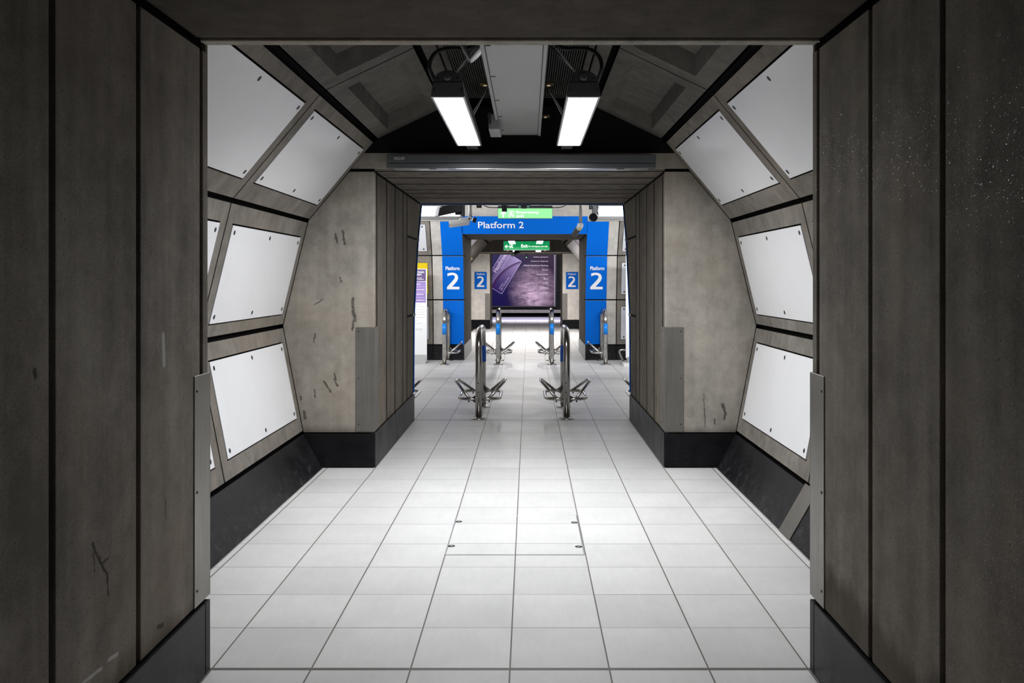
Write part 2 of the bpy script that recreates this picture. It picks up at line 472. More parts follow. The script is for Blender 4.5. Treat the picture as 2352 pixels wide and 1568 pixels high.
def fillet(pts, rad, n=8):
    pts = [Vector(p) for p in pts]; out = [pts[0]]
    rads = rad if isinstance(rad, (list, tuple)) else [rad] * (len(pts) - 2)
    for i in range(1, len(pts) - 1):
        a, b, c = pts[i - 1], pts[i], pts[i + 1]
        d1, d2 = (a - b).normalized(), (c - b).normalized()
        ang = d1.angle(d2); t = rads[i - 1] / math.tan(ang / 2)
        t = min(t, (a - b).length * .499, (c - b).length * .499); r = t * math.tan(ang / 2)
        cen = b + (d1 + d2).normalized() * (r / math.sin(ang / 2))
        s, e = b + d1 * t - cen, b + d2 * t - cen
        tot = s.angle(e); ax = s.cross(e).normalized()
        for k in range(n + 1): out.append(cen + Matrix.Rotation(tot * k / n, 3, ax) @ s)
    out.append(pts[-1]); return out

_fonts = {}
def text_mesh(body, bold=0.0, res=4, spacing=1.0):
    cu = bpy.data.curves.new('lettering', 'FONT'); cu.body = body; cu.offset = bold; cu.resolution_u = res
    cu.extrude = 0; cu.space_character = spacing
    o = bpy.data.objects.new('lettering', cu); COL.objects.link(o)
    bpy.context.view_layer.update()
    dg = bpy.context.evaluated_depsgraph_get()
    me = bpy.data.meshes.new_from_object(o.evaluated_get(dg))
    bpy.data.objects.remove(o); bpy.data.curves.remove(cu)
    return me

def lettering(body, fmap, u0, u1, v0, v1, mat, parent, bold=.02, name='lettering', spacing=1.0, align=None):
    """fits the words into u0..u1 x v0..v1; fmap(u, v) gives the world point"""
    me = text_mesh(body, bold, spacing=spacing)
    xs = [v.co.x for v in me.vertices]; ys = [v.co.y for v in me.vertices]
    x0, x1, y0, y1 = min(xs), max(xs), min(ys), max(ys)
    sx = (u1 - u0) / (x1 - x0) if u1 is not None and u0 is not None else None
    sy = (v1 - v0) / (y1 - y0)
    for v in me.vertices:
        vv = v0 + (v.co.y - y0) * sy
        if sx is not None: uu = u0 + (v.co.x - x0) * sx
        elif u0 is None: uu = u1 - (x1 - v.co.x) * sy
        else: uu = u0 + (v.co.x - x0) * sy
        v.co = fmap(uu, vv)
    me.materials.append(M[mat])
    return link_mesh(name, me, parent)

TWO = [(.05, .94), (.13, .965), (.26, .99), (.42, 1), (.57, .99), (.70, .96), (.80, .91), (.87, .84), (.91, .76), (.912, .68), (.885, .59), (.83, .505), (.75, .425), (.64, .335), (.53, .245), (.42, .155), (1, .155), (1, 0), (0, 0), (0, .135),
       (.14, .25), (.27, .355), (.39, .45), (.50, .54), (.59, .62), (.64, .69), (.655, .745), (.635, .795), (.585, .832), (.51, .852), (.42, .858), (.31, .848), (.18, .82), (.07, .785)]
def numeral_two(fmap, u0, u1, v0, v1, mat, parent):
    b = MB(); b.face([fmap(u0 + (u1 - u0) * x, v0 + (v1 - v0) * y) for x, y in TWO])
    b.bm.normal_update(); bmesh.ops.triangulate(b.bm, faces=b.bm.faces[:]); b.bm.normal_update()
    return b.build('numeral', mat, parent, fix=False)

# ------------------------------------------------------------------ setting: floor
b = MB(); b.box(-8, 8, -6.1, 34.9, -.2, 0); struct(b.build('floor', 'tile'))

# ------------------------------------------------------------------ straight lined passages
def jamb(x, sgn, ys, z0, z1, gap, mat, name, bev=.004, back_to=None):
    """wall lining made of upright slabs at plane x, facing -sgn"""
    b = MB()
    for y0, y1 in zip(ys, ys[1:]):
        b.box(*sorted((x, x + sgn * .07)), y0 + gap / 2, y1 - gap / 2, z0, z1, 0, bev, 2)
    b.box(*sorted((x + sgn * .035, x + sgn * .20)), ys[0], ys[-1], z0 - .3, z1 + .1, 1)
    return struct(b.build(name, [mat, 'joint']))

def soffit(x0, x1, ys, z, gap, mat, name='ceiling', bev=.004, back=.003):
    b = MB()
    for y0, y1 in zip(ys, ys[1:]):
        b.box(x0, x1, y0 + gap / 2, y1 - gap / 2, z, z + .07, 0, bev, 2)
    b.box(x0 - .15, x1 + .15, ys[0] + .07, ys[-1] - .02, z + back, z + .3, 1)
    return struct(b.build(name, [mat, 'joint']))

def base_strip(x, sgn, y0, y1, name, h=.285, proud=.009, joints=(), mat='plinth'):
    b = MB(); ys = [y0, *joints, y1]
    for a, c in zip(ys, ys[1:]):
        b.box(*sorted((x - sgn * proud, x + sgn * .03)), a + .001, c - .001, 0, h, 0, .005, 2)
    return struct(b.build(name, [mat]))

# passage around the camera
ysA = [-6.0, -1.233, -.733, -.233, .267, .767, 1.267, 1.767, 2.267, 2.768, 3.30, 3.378]
jamb(XL, -1, ysA, .30, 2.462, .03, 'concrete_near', 'wall_left')
jamb(XR, 1, [-6.0, -1.2, -.7, -.2, .3, .8, 1.3, 1.8, 2.307, 2.795, 3.30, 3.378], .30, 2.462, .03, 'concrete_near_right', 'wall_right')
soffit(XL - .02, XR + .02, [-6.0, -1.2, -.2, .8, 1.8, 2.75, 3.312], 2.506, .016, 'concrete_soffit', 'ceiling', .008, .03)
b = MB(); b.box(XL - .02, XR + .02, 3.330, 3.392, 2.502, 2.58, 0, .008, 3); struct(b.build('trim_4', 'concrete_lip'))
b = MB(); b.box(XL - .15, XR + .15, 3.29, 3.34, 2.53, 2.8); struct(b.build('trim_5', 'joint'))
base_strip(XL, -1, -6.0, 3.372, 'baseboard_left', joints=(2.27, 3.32))
base_strip(XR, 1, -6.0, 3.372, 'baseboard_right', joints=(2.31, 3.32))
b = MB(); b.box(-1.5, 1.4, -6.1, -6.0, 0, 2.8); struct(b.build('wall_back', 'concrete_near'))

# ------------------------------------------------------------------ tunnel shaped rooms (axis along the view)
PROF = [(-1.705, 0), (-1.871, .29), (-2.041, 1.176), (-1.83, 2.05), (-1.274, 2.718), (-.69, 2.998)]
def mirror(p): return (2 * C - p[0], p[1])
def seg_plane(i, right):
    a, c = PROF[i], PROF[i + 1]
    if right: a, c = mirror(a), mirror(c)
    V = Vector((c[0] - a[0], 0, c[1] - a[1])); L = V.length
    n = Vector((-V.z, 0, V.x))
    if n.dot(Vector((C - a[0], 0, 1.4 - a[1]))) < 0: n = -n
    return Plane((a[0], 0, a[1]), (0, 1, 0), V, n), L

screw_mesh = {}
def screw(P, u, v, d, parent, r=.016):
    b = MB(); b.lathe(P.p(u, v, d), [(r, 0), (r, .0015), (r * .8, .0028), (r * .3, .0028), (r * .25, .0015)], P.N, 14)
    return b.build('screw', 'screw', parent)

def panel_on(P, u0, u1, v0, v1, label, mat='enamel', screws=6, group=None, name='wall_panel', d0=-.012, d1=.004, cat='panel', su=.05, sv=.045):
    b = MB(); b.pbox(P, u0, u1, v0, v1, d0, d1, 0, .0025, 2)
    o = b.build(name, mat); tag(o, label, cat, group)
    if screws:
        us = (u0 + su, (u0 + u1) / 2, u1 - su) if screws == 6 else (u0 + su, u1 - su)
        for u in us:
            for v in (v0 + sv, v1 - sv): screw(P, u, v, d1 - .001, o)
    return o

MARG = {1: (.128, .128), 2: (.095, .14), 3: (.148, .11)}     # concrete border below / above the enamel panel
ROWS = {1: 'bottom row', 2: 'middle row', 3: 'top row'}
def tunnel(ys, tagname, panels, coffer_mat='concrete_coffer', wall_mat='concrete'):
    y0, y1 = ys[0], ys[-1]
    for right in (False, True):
        sd = 'right' if right else 'left'
        b = MB()
        for i in (1, 2, 3):
            P, L = seg_plane(i, right)
            for a, c in zip(ys, ys[1:]):
                key = (sd, i, a)
                o = (a + .009, c - .009, .018, L - (.026 if i == 3 else .018))
                if key in panels:
                    lo, hi = MARG[i]
                    ua, uc, va, vc = a + .105, c - .10, lo, L - hi
                    b.ring(P, o, (ua, uc, va, vc), 0, -.014, .0, 0, 1)
                    lab = panels[key]
                    panel_on(P, ua + .011, uc - .011, va + .011, vc - .011, lab, group=None)
                else:
                    b.pbox(P, *o, -.05, 0, 0, .004)
            b.pbox(P, y0, y1, -.02, L + .02, -.12, -.034, 1)
        struct(b.build('wall_' + sd, [wall_mat, 'joint']))
        # sloping black plinth along the foot of the wall
        b = MB(); P, L = seg_plane(0, right)
        b.pbox(P, y0, y1, -.02, L - .01, -.05, .0, 0, .004, 2)
        struct(b.build('baseboard_' + sd, 'plinth'))
        b = MB(); b.pbox(P, y0, y1, .0, .006, .0, .005, 0, .001)
        struct(b.build('trim_1', 'alu'))
    # vault: coffered slabs either side of a flat crown with ribbed decking
    b = MB()
    for right in (False, True):
        P, L = seg_plane(4, right)
        for a, c in zip(ys, ys[1:]):
            n = max(1, round((c - a) / 1.8)); st = (c - a) / n
            for k in range(n):
                aa, cc = a + k * st, a + (k + 1) * st
                b.ring(P, (aa + .009, cc - .009, .03, L - .022), (aa + .15, cc - .15, .14, L - .09), 0, -.10, .06, 0, 0)
        b.pbox(P, y0, y1, -.02, L + .02, -.25, -.13, 1)
    zt = PROF[5][1] + .002
    for sx in (-1, 1):
        for xa, xb in ((.445, .50), (.506, .592)):
            pass
    for xa, xb in ((-.665, -.573), (-.561, -.52)):
        for f in (lambda v: v, lambda v: 2 * C - v):
            p, q = sorted((f(xa), f(xb)))
            b.box(p, q, y0, y1 - .35, zt, zt + .06, 0, .004)
    x = -.515; k = 0
    while x < 2 * C + .515:
        b.box(x, x + .0072, y0, y1 - .36, zt + .012, zt + .05, 2); x += .0155
    b.box(-.52, 2 * C + .52, y1 - .36, y1 - .345, zt - .005, zt + .05, 2)
    b.box(-.80, 2 * C + .80, y0, y1, zt + .045, zt + .2, 1)
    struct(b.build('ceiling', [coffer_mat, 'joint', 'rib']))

def end_wall(y, sgn, xl, xr, zh, thick, mats, name, split=2.61, base=True, baseh=.29):
    """wall closing a tunnel at y with a doorway; sgn = -1 faces the camera"""
    b = MB()
    t = -sgn * thick
    for f, xo in ((lambda p: p, xl), (mirror, xr)):
        P0, P1, P2, P3, P4, P5 = [f(p) for p in PROF]
        zc = zh - .012
        k = (zc - 2.05) / (2.718 - 2.05)
        pz = (P3[0] + (P4[0] - P3[0]) * k, zc)
        pts = [(xo, baseh), P1, P2, P3, pz, (xo, zc)]
        b.prism([(p[0], y, p[1]) for p in pts], (0, t, 0), 0, .004)
        # corner piece beside the lintel
        k2 = (split - 2.05) / (2.718 - 2.05); k1 = (zh + .012 - 2.05) / (2.718 - 2.05)
        q1 = (P3[0] + (P4[0] - P3[0]) * k1, zh + .012); q2 = (P3[0] + (P4[0] - P3[0]) * k2, split)
        b.prism([(p[0], y, p[1]) for p in (q1, q2, (C, split), (C, zh + .012))], (0, t, 0), 0)
    L = [(-1.274 - .556 * (2.718 - split) / .668, split), PROF[4], PROF[5]]
    pts = L + [mirror(p) for p in L[::-1]]
    b.prism([(p[0], y + .003 * -sgn, p[1]) for p in pts], (0, t, 0), 1)
    b.prism([(p[0], y + .02 * -sgn, p[1]) for p in [(-2.1, 0), (-2.1, 3.2), (xl - .02, 3.2), (xl - .02, 0)]], (0, t, 0), 2)
    b.prism([(p[0], y + .02 * -sgn, p[1]) for p in [(2.0, 0), (2.0, 3.2), (xr + .02, 3.2), (xr + .02, 0)]], (0, t, 0), 2)
    b.prism([(p[0], y + .02 * -sgn, p[1]) for p in [(xl - .02, zh + .08), (xl - .02, 3.2), (xr + .02, 3.2), (xr + .02, zh + .08)]], (0, t, 0), 2)
    o = struct(b.build(name, mats))
    if base:
        for nm, f, xo in (('baseboard_left', lambda p: p, xl), ('baseboard_right', mirror, xr)):
            b = MB(); P0, P1 = f(PROF[0]), f(PROF[1])
            b.prism([(q[0], y + sgn * .014, q[1]) for q in ((xo, 0), P0, (P1[0] + (P0[0] - P1[0]) * .03, .282), (xo, .282))], (0, -sgn * .03, 0), 0, .004, 2)
            struct(b.build(nm, 'plinth_end'))
    return o

# first chamber
Y0, YJ, Y1 = 3.42, 5.2, 7.0
pan = {}
for sd in ('left', 'right'):
    for i in (1, 2, 3):
        pan[(sd, i, YJ)] = 'white enamel panel, %s of the %s wall, whole and next to the end wall' % (ROWS[i], sd)
        pan[(sd, i, Y0)] = 'white enamel panel, %s of the %s wall, partly hidden by the near pillar' % (ROWS[i], sd)
tunnel([Y0, YJ, Y1], 'chamber', pan)
end_wall(Y1, -1, XL, XR, 2.47, .05, ['concrete_end', 'paint_black', 'joint'], 'wall_end')
end_wall(Y0, 1, XL - .02, XR + .02, 2.53, .02, ['concrete', 'paint_black', 'joint'], 'wall_front', base=False)
# pale joint cover over the right hand plinth
P, L = seg_plane(0, True)
b = MB(); b.pbox(P, 5.03, 5.24, 0, L + .004, 0, .006, 0, .002); struct(b.build('trim_2', 'steel_plate'))

# second passage
def hall_near(z):
    pts = [(0, 9.36), (1.17, 9.42), (2.03, 9.76), (2.66, 10.22), (3.3, 11.1)]
    for (a, ya), (c, yc) in zip(pts, pts[1:]):
        if z <= c: return ya + (yc - ya) * (z - a) / (c - a)
    return pts[-1][1]
def hall_far(z):
    pts = [(0, 16.37), (1.17, 16.30), (2.02, 16.125), (2.657, 15.73), (3.3, 15.0)]
    for (a, ya), (c, yc) in zip(pts, pts[1:]):
        if z <= c: return ya + (yc - ya) * (z - a) / (c - a)
    return pts[-1][1]

def shaped_jamb(x, sgn, ys, z0, z1, gap, mat, name, prof, far, y_other):
    """like jamb(), with the slab on the hall side cut to the hall's outline and crossed by its two joints"""
    b = MB()
    for y0, y1 in zip(ys, ys[1:]):
        b.box(*sorted((x, x + sgn * .07)), y0 + gap / 2, y1 - gap / 2, z0, z1, 0, .004, 2)
    yb = ys[-1] if far else ys[0]; s = 1 if far else -1
    cuts = [z0, 1.17, 2.02, z1]
    for k, (za, zb) in enumerate(zip(cuts, cuts[1:])):
        a = za + (.012 if k else 0); c = zb - (.012 if k < 2 else 0)
        pts = [(x, yb + s * gap / 2, a), (x, prof(a), a), (x, prof(c), c), (x, yb + s * gap / 2, c)]
        b.prism(pts, (sgn * .07, 0, 0), 0, .004, 2)
    lo, hi = min(ys), max(ys)
    b.box(*sorted((x + sgn * .003, x + sgn * .2)), lo, hi, 0, z1 + .05, 1)
    b.prism([(x + sgn * .003, yb, 0), (x + sgn * .003, prof(0) - s * .03, 0), (x + sgn * .003, prof(1.17) - s * .03, 1.17), (x + sgn * .003, prof(2.02) - s * .03, 2.02),
             (x + sgn * .003, prof(z1) - s * .03, z1 + .05), (x + sgn * .003, yb, z1 + .05)], (sgn * .15, 0, 0), 1)
    return struct(b.build(name, [mat, 'joint']))

ysB = [7.02, 7.13, 7.62, 8.10, 8.60, 8.90]
shaped_jamb(XL, -1, ysB, .295, 2.448, .055, 'concrete_board', 'wall_left', hall_near, True, 7)
shaped_jamb(XR, 1, ysB, .295, 2.448, .055, 'concrete_board', 'wall_right', hall_near, True, 7)
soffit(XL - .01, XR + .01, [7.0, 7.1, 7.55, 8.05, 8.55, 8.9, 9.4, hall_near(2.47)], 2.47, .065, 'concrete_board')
base_strip(XL, -1, 7.0, 9.40, 'baseboard_left', joints=(7.13, 8.1, 8.6), h=.287)
base_strip(XR, 1, 7.0, 9.40, 'baseboard_right', joints=(7.13, 8.1, 8.6), h=.287)

# ------------------------------------------------------------------ hall crossing behind (axis across the view)
HX0, HX1 = -5.2, 5.05
def hall_plane(prof, z0, z1, far):
    a = Vector((0, prof(z0), z0)); c = Vector((0, prof(z1), z1))
    V = c - a
    N = Vector((1, 0, 0)).cross(V)
    if (N.y > 0) == far: N = -N
    return Plane(a, (1, 0, 0), V, N), V.length

segs = [(.295, 1.17), (1.17, 2.02), (2.02, 2.657), (2.657, 3.3)]
# near side: blue framed doorway seen edge on, concrete either side
b = MB()
for (za, zb) in segs[:3]:
    P, L = hall_plane(hall_near, za, zb, False)
    for u0, u1 in ((HX0, -3.6), (-3.59, -1.86), (-1.85, XL + .0), (XR, 1.70), (1.71, 3.45), (3.46, HX1)):
        if za > 2 : b.pbox(P, u0, u1, .01, L - .01, -.05, 0, 0)
        else: b.pbox(P, u0, u1, .01, L - .01, -.05, 0, 0)
    b.pbox(P, HX0, XL - .03, -.02, L + .02, -.12, -.03, 1); b.pbox(P, XR + .03, HX1, -.02, L + .02, -.12, -.03, 1)
P, L = hall_plane(hall_near, 2.50, 2.657, False); b.pbox(P, XL, XR, 0, L, -.06, 0, 0)
P, L = hall_plane(hall_near, 2.657, 3.3, False); b.pbox(P, HX0, HX1, 0, L, -.06, 0, 0)
b.box(HX0, XL - .02, 9.30, 9.36, 0, .3, 1); b.box(XR + .02, HX1, 9.30, 9.36, 0, .3, 1)
struct(b.build('wall_front', ['concrete_pale', 'joint']))
for sd, u0, u1 in (('left', -1.66, XL + .009), ('right', XR - .009, 1.51)):
    r = empty('blue_cladding', ((u0 + u1) / 2, 9.4, .3), 'thin blue cladding edge on the %s side of the second doorway' % sd, 'cladding')
    for (za, zb) in segs[:3]:
        zt = min(zb, 2.49)
        P, L = hall_plane(hall_near, za, zt, False); b = MB()
        b.pbox(P, u0, u1, .012, L - .012, .001, .016, 0, .002); b.build('cladding_sheet', 'blue', r)
    b = MB()
    for zz in (1.17, 2.02): b = MB(); b.box(*((u1 - .014, u1 + .006) if sd == 'left' else (u0 - .006, u0 + .014)), hall_near(zz) - .002, hall_near(zz) + .022, zz - .014, zz + .014, 0, .003); b.build('end_clip', 'alu', r)
yl = hall_near(2.47)
b = MB(); b.box(XL - .0, XR + .0, yl + .001, yl + .022, 2.452, 2.60, 0, .003)
o = b.build('lintel_cladding', 'lintel_strip'); tag(o, 'thin grey blue strip along the lintel edge of the nearer doorway', 'cladding')
# ceiling and ends of the hall
b = MB(); b.box(HX0, HX1, 11.0, 15.1, 3.3, 3.4); struct(b.build('ceiling', 'concrete_pale'))
b = MB(); b.box(HX0 - .1, HX0, 9.2, 16.5, 0, 3.4); struct(b.build('wall_left', 'concrete_pale'))
b = MB(); b.box(HX1, HX1 + .1, 9.2, 16.5, 0, 3.4); struct(b.build('wall_right', 'concrete_pale'))
# far side
PL, PR = -1.25, 1.102
b = MB()
hall_panels = []
for si, (za, zb) in enumerate(segs):
    P, L = hall_plane(hall_far, za, zb, True)
    g0 = .012
    if si < 3:
        for u0, u1 in ((-1.84, PL), (PR, -2 * .074 + 1.84)):
            if si == 2 : pass
            b.pbox(P, u0, u1, g0, L - g0, -.05, 0, 0, .003)
        for u0, u1 in ((-3.55, -1.857), (1.709, 3.40)):
            mid = (u0 + .08, u1 - .07) if u0 < 0 else (u0 + .07, u1 - .08)
            lo, hi = ((.10, .125), (.105, .135), (.09, .07))[si]
            b.ring(P, (u0, u1, g0, L - g0), (*mid, lo, L - hi), 0, -.014, 0, 2, 1)
            hall_panels.append((P, mid, lo, L - hi, si, 'left' if u0 < 0 else 'right'))
        for u0, u1 in ((HX0, -3.565), (3.415, HX1)): b.pbox(P, u0, u1, g0, L - g0, -.05, 0, 0, .003)
        b.pbox(P, HX0, PL - .03, -.03, L + .03, -.12, -.02, 1); b.pbox(P, PR + .03, HX1, -.03, L + .03, -.12, -.02, 1)
    else:
        b.pbox(P, HX0, HX1, 0, L, -.06, 0, 0)
P, L = hall_plane(hall_far, 2.44, 2.657, True)
b.pbox(P, PL - .02, PR + .02, -.01, L + .02, -.1, -.02, 1)
P2, L2 = hall_plane(hall_far, 2.62, 3.3, True)
struct(b.build('wall_end', ['concrete_pale', 'joint', 'concrete']))
rows2 = {0: 'low', 1: 'middle', 2: 'upper'}
for (P, mid, lo, hi, si, sd) in hall_panels:
    if sd == 'left' and si == 1:
        o = panel_on(P, mid[0] + .008, mid[1] - .008, lo + .008, hi - .008, 'yellow notice panel on the hall wall behind the purple and white board', 'yellow', 0, name='notice_panel', d1=.006)
        b = MB(); b.pbox(P, mid[0] + .009, mid[1] - .009, lo + .009, lo + .33, .006, .009, 0, .001); b.build('lower_band', 'yellow_dark', o)['label'] = 'darker yellow lower band'
    else:
        wh = 'white screwed panel, %s one of its column on the far hall wall, %s of the Platform 2 doorway' % (rows2[si], sd)
        panel_on(P, mid[0] + .008, mid[1] - .008, lo + .008, hi - .008, wh, 'enamel_grey', 6, su=.06)
for nm, u0, u1 in (('baseboard_left', -1.845, PL), ('baseboard_right', PR, 1.697)):
    b = MB(); b.box(u0, u1, 16.35, 16.42, 0, .283, 0, .004); struct(b.build(nm, 'plinth'))
for nm, u0, u1 in (('baseboard_left', HX0, -1.852), ('baseboard_right', 1.704, HX1)):
    b = MB(); b.box(u0, u1, 16.35, 16.42, 0, .283, 0, .004); struct(b.build(nm, 'plinth'))

# blue doorway surround "Platform 2": two uprights of three sheets each and the head sign
def far_map(off):
    return lambda u, v: Vector((u, hall_far(v) - off, v))
for sd, u0, u1, tx in (('left', -1.652, PL, (1023.9, 1056.3, 1026.4, 1055.0)), ('right', PR, 1.504, (1355.3, 1387.7, 1355.8, 1384.4))):
    r = empty('doorway_cladding', ((u0 + u1) / 2, 16.3, .30), 'tall blue upright marked Platform 2 on the %s of the far doorway' % sd, 'cladding')
    for k, (za, zb) in enumerate(segs[:3]):
        P, L = hall_plane(hall_far, za, zb, True); b = MB()
        b.pbox(P, u0, u1, .013, L - .013, .001, .014, 0, .002)
        s = b.build('cladding_sheet', 'blue', r)
        if k == 1:
            a = at(tx[0], 620.4, 16.2); c = at(tx[1], 611.5, 16.2)
            lettering('Platform', far_map(.018), a.x, c.x, a.z, c.z, 'white', s, .022)
            a = at(tx[2], 664.3, 16.22); c = at(tx[3], 626, 16.22)
            numeral_two(far_map(.018), a.x, c.x, a.z, c.z, 'white', s)
P, L = hall_plane(hall_far, 2.425, 2.735, True); b = MB()
b.pbox(P, PL + .012, PR - .006, 0, L, -.02, .016, 0, .002)
hd = b.build('platform_sign', 'blue'); tag(hd, 'wide blue head sign reading Platform 2 over the far doorway', 'sign')
sheet_map = lambda u, v: P.p(u, (v - 2.425) / P.V.z, .019)
a = at(1098.4, 522.8, 15.8); c = at(1203, 508.5, 15.8)
lettering('Platform 2', sheet_map, a.x, c.x, a.z, c.z, 'white', hd, .010)

# third passage
ysC = [16.62, 17.05, 17.5, 17.95, 18.42]
shaped_jamb(PL, -1, ysC, .295, 2.41, .05, 'concrete_reveal', 'wall_left', hall_far, False, 18)
shaped_jamb(PR, 1, ysC, .295, 2.41, .05, 'concrete_reveal', 'wall_right', hall_far, False, 18)
soffit(PL - .01, PR + .01, [15.88, 16.2, 16.62, 17.05, 17.5, 17.95, 18.42], 2.43, .06, 'concrete_reveal')
base_strip(PL, -1, 16.36, 18.42, 'baseboard_left', joints=(17.05,), h=.287, mat='grey_metal')  # light grey stands in for floor reflected in the dark baseboards
base_strip(PR, 1, 16.36, 18.42, 'baseboard_right', joints=(17.05,), h=.287, mat='grey_metal')

# ------------------------------------------------------------------ second chamber, end doorway, platform
Z0, ZJ, Z1 = 18.46, 22.3, 26.7
pan2 = {('left', 3, Z0): 'pale panel on the sloping left vault of the chamber beyond Platform 2',
        ('right', 3, Z0): 'pale panel nearest on the sloping right vault of the chamber beyond Platform 2',
        ('right', 3, ZJ): 'pale panel on the sloping right vault beside the exit sign'}
tunnel([Z0, ZJ, Z1], 'chamber', pan2, 'concrete_dark', 'concrete_reveal')
QL, QR = -1.225, 1.077
end_wall(Z1, -1, QL, QR, 2.40, .05, ['concrete_light', 'concrete_dark', 'joint'], 'wall_end', split=2.43)
end_wall(Z0, 1, PL - .02, PR + .02, 2.45, .02, ['concrete', 'paint_black', 'joint'], 'wall_front', base=False)
jamb(QL, -1, [26.75, 27.2, 27.75, 28.4], .295, 2.385, .013, 'concrete_board', 'wall_left')
jamb(QR, 1, [26.75, 27.2, 27.75, 28.4], .295, 2.385, .013, 'concrete_board', 'wall_right')
soffit(QL - .01, QR + .01, [26.7, 27.2, 27.75, 28.4], 2.40, .013, 'concrete_board')
base_strip(QL, -1, 26.7, 28.4, 'baseboard_left', h=.287); base_strip(QR, 1, 26.7, 28.4, 'baseboard_right', h=.287)
b = MB()
b.box(-7.9, QL - .05, 28.4, 28.5, 0, 3.8); b.box(QR + .05, 7.9, 28.4, 28.5, 0, 3.8); b.box(QL - .05, QR + .05, 28.4, 28.5, 2.44, 3.8)
struct(b.build('wall_front', 'concrete_pale'))
b = MB(); b.box(-7.9, 7.9, 28.4, 38.6, 3.8, 3.9); struct(b.build('ceiling', 'concrete'))
b = MB(); b.box(-8, -7.9, 28.4, 38.6, -1.2, 3.9); struct(b.build('wall_left', 'concrete'))
b = MB(); b.box(7.9, 8, 28.4, 38.6, -1.2, 3.9); struct(b.build('wall_right', 'concrete'))
b = MB(); b.box(-7.9, 7.9, 38.5, 38.6, -1.2, 3.9); struct(b.build('wall_end', 'paint_black'))
b = MB(); b.box(-7.9, 7.9, 34.9, 38.6, -1.3, -1.2); struct(b.build('floor', 'track'))
b = MB(); b.box(-7.9, 7.9, 32.6, 34.92, -.18, .006, 0, .004); struct(b.build('trim_3', 'coping'))

# ------------------------------------------------------------------ corner guards
def guard(x, sgn, y, ydir, label, z0=.30, z1=1.19, wj=.155, wf=.155, scr=(.36, .74, 1.13)):
    """steel angle wrapped round the corner at (x, y): one leg on the reveal along ydir, one on the face along sgn"""
    b = MB(); t = .004
    a, c = sorted((y, y + ydir * wj)); b.box(*sorted((x - sgn * t, x)), a, c, z0, z1, 0, .001)
    a, c = sorted((x - sgn * t, x + sgn * wf)); b.box(a, c, *sorted((y, y - ydir * t)), z0, z1, 0, .001)
    o = b.build('corner_guard', 'steel_plate', None); tag(o, label, 'corner guard')
    Pj = Plane((x - sgn * t, 0, 0), (0, 1, 0), (0, 0, 1), (-sgn, 0, 0)); Pf = Plane((0, y - ydir * t, 0), (1, 0, 0), (0, 0, 1), (0, -ydir, 0))
    for z in scr:
        screw(Pj, y + ydir * (wj - .025), z, -.0005, o, .006); screw(Pf, x + sgn * (wf - .025), z, -.0005, o, .006)
    return o
guard(XL, -1, 3.379, -1, 'tall steel corner guard on the near pillar at the left of the photo')
guard(XR, 1, 3.379, -1, 'tall steel corner guard on the near pillar at the right of the photo')
guard(XL, -1, 7.0, 1, 'steel corner guard on the chamber end wall, left of the second doorway', z1=1.165)
guard(XR, 1, 7.0, 1, 'steel corner guard on the chamber end wall, right of the second doorway', z1=1.165)
guard(QL, -1, 26.7, 1, 'small distant steel corner guard below the left blue Platform 2 plate', z1=1.12)
guard(QR, 1, 26.7, 1, 'small distant steel corner guard below the right blue Platform 2 plate', z1=1.12)

